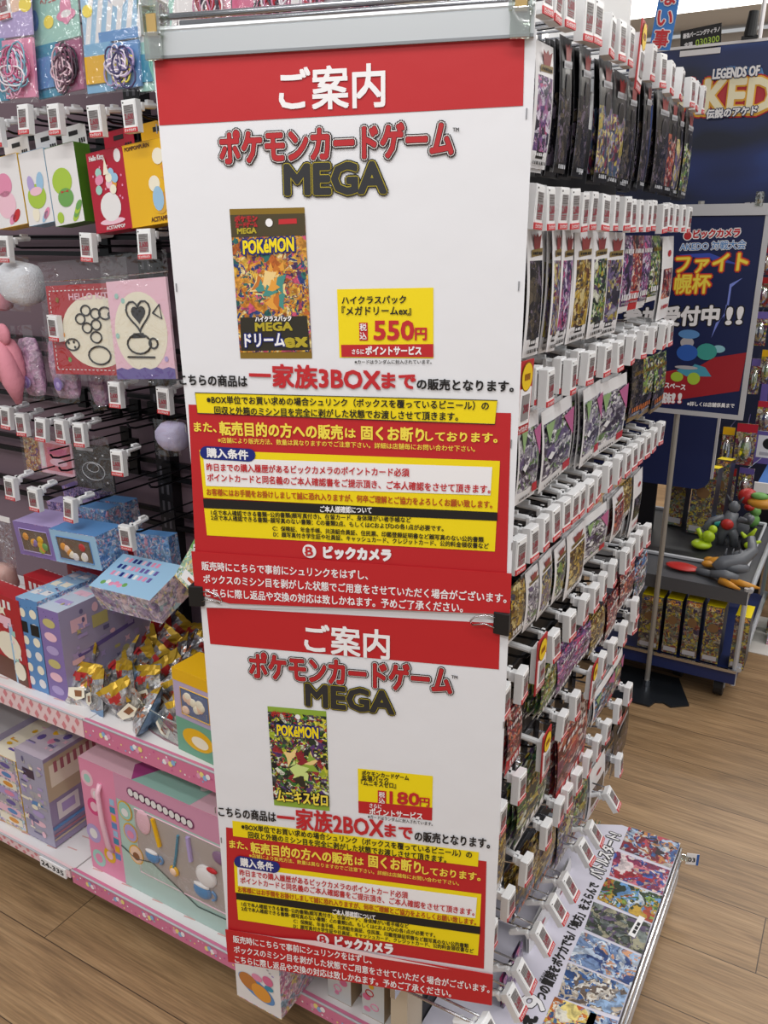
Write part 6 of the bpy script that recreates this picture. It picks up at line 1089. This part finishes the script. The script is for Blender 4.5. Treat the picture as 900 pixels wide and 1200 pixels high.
A_TOY = art('art_toy', ['#8a7a9c', '#c9b23a', '#b5a38a', '#9c3a3a', '#5a4a6a', '#d9d0c0', '#6a7f4a', '#7a2f55'], 45, .35)
BL = [(858, 882, 496, 545, 3.3), (842, 856, 500, 545, 3.35), (862, 880, 548, 582, 3.3), (842, 858, 548, 592, 3.32), (884, 906, 470, 505, 3.4), (888, 906, 410, 450, 3.4), (880, 896, 365, 405, 3.45), (884, 902, 325, 360, 3.45), (888, 906, 290, 322, 3.45), (893, 912, 250, 285, 3.45), (876, 888, 420, 462, 3.45), (884, 905, 660, 730, 3.0), (880, 893, 735, 770, 2.9)]
for i, (xa, xb, yt, yb, Y) in enumerate(BL[:11]):
    X0, X1, Z0, Z1 = px_box(xa, xb, yt, yb, Y); W, H = X1 - X0, Z1 - Z0; t = empty('blister_toy', ((X0 + X1) / 2, Y, Z0), (0, 0, R(rnd(-8, 8))))
    b = MB(); b.box(-W / 2, W / 2, 0, .003, 0, H, A_TOY); rect(b, -W * .5, W * .5, H * .8, H, -.0006, [CRIM, CYEL, VIOL, TRD][i % 4]); b.build('card', t)
    b = MB(); b.ball((0, -.012, H * .42), (W * .36, .022, H * .3), HARD, 12, 8); b.build('blister', t, smooth=True); b = MB(); b.ball((0, -.010, H * .4), (W * .22, .012, H * .2), [TYL, TGY, TRD, TOR, VIOL][i % 5], 10, 7); b.ball((0, -.010, H * .62), (W * .12, .010, H * .08), [TOR, TRD, TYL, GRN][i % 4], 8, 6); b.build('toy', t, smooth=True)
    b = MB(); b.tube([(0, .003, H - .004), (0, .20, H - .002)], .002, CHROME, 5); b.build('hook', t)
    tag(t, ['yellow and violet blister toy beside the navy back board, nearest the event sign', 'narrow blister toy at the right edge of the navy back board, upper', 'blister toy below the yellow and violet one', 'narrow blister toy at the right edge of the navy back board, lower', 'blister toy at right edge just above the violet box', 'blister toy at right edge level with the sign figure', 'blister toy right of the event sign, third from top', 'blister toy right of the event sign, second from top', 'blister toy right of the event sign, near its lightning bolt', 'topmost blister toy at right edge beside the sign top', 'slim blister toy just right of the sign frame, low'][i], 'toy', 'hanging blister toys')
for i, (xa, xb, yt, yb, Y) in enumerate(BL[11:]):
    X0, X1, Z0, Z1 = px_box(xa, xb, yt, yb, Y); carton(['gold and green toy box beside the trolley at the right edge', 'small pink toy box low beside the trolley rail'][i], None, ((X0 + X1) / 2 + .03, Y + .25, .0), X1 - X0, .08, max(.2, Z1), [A_TOY, A_PINK][i], GRN, YEL)
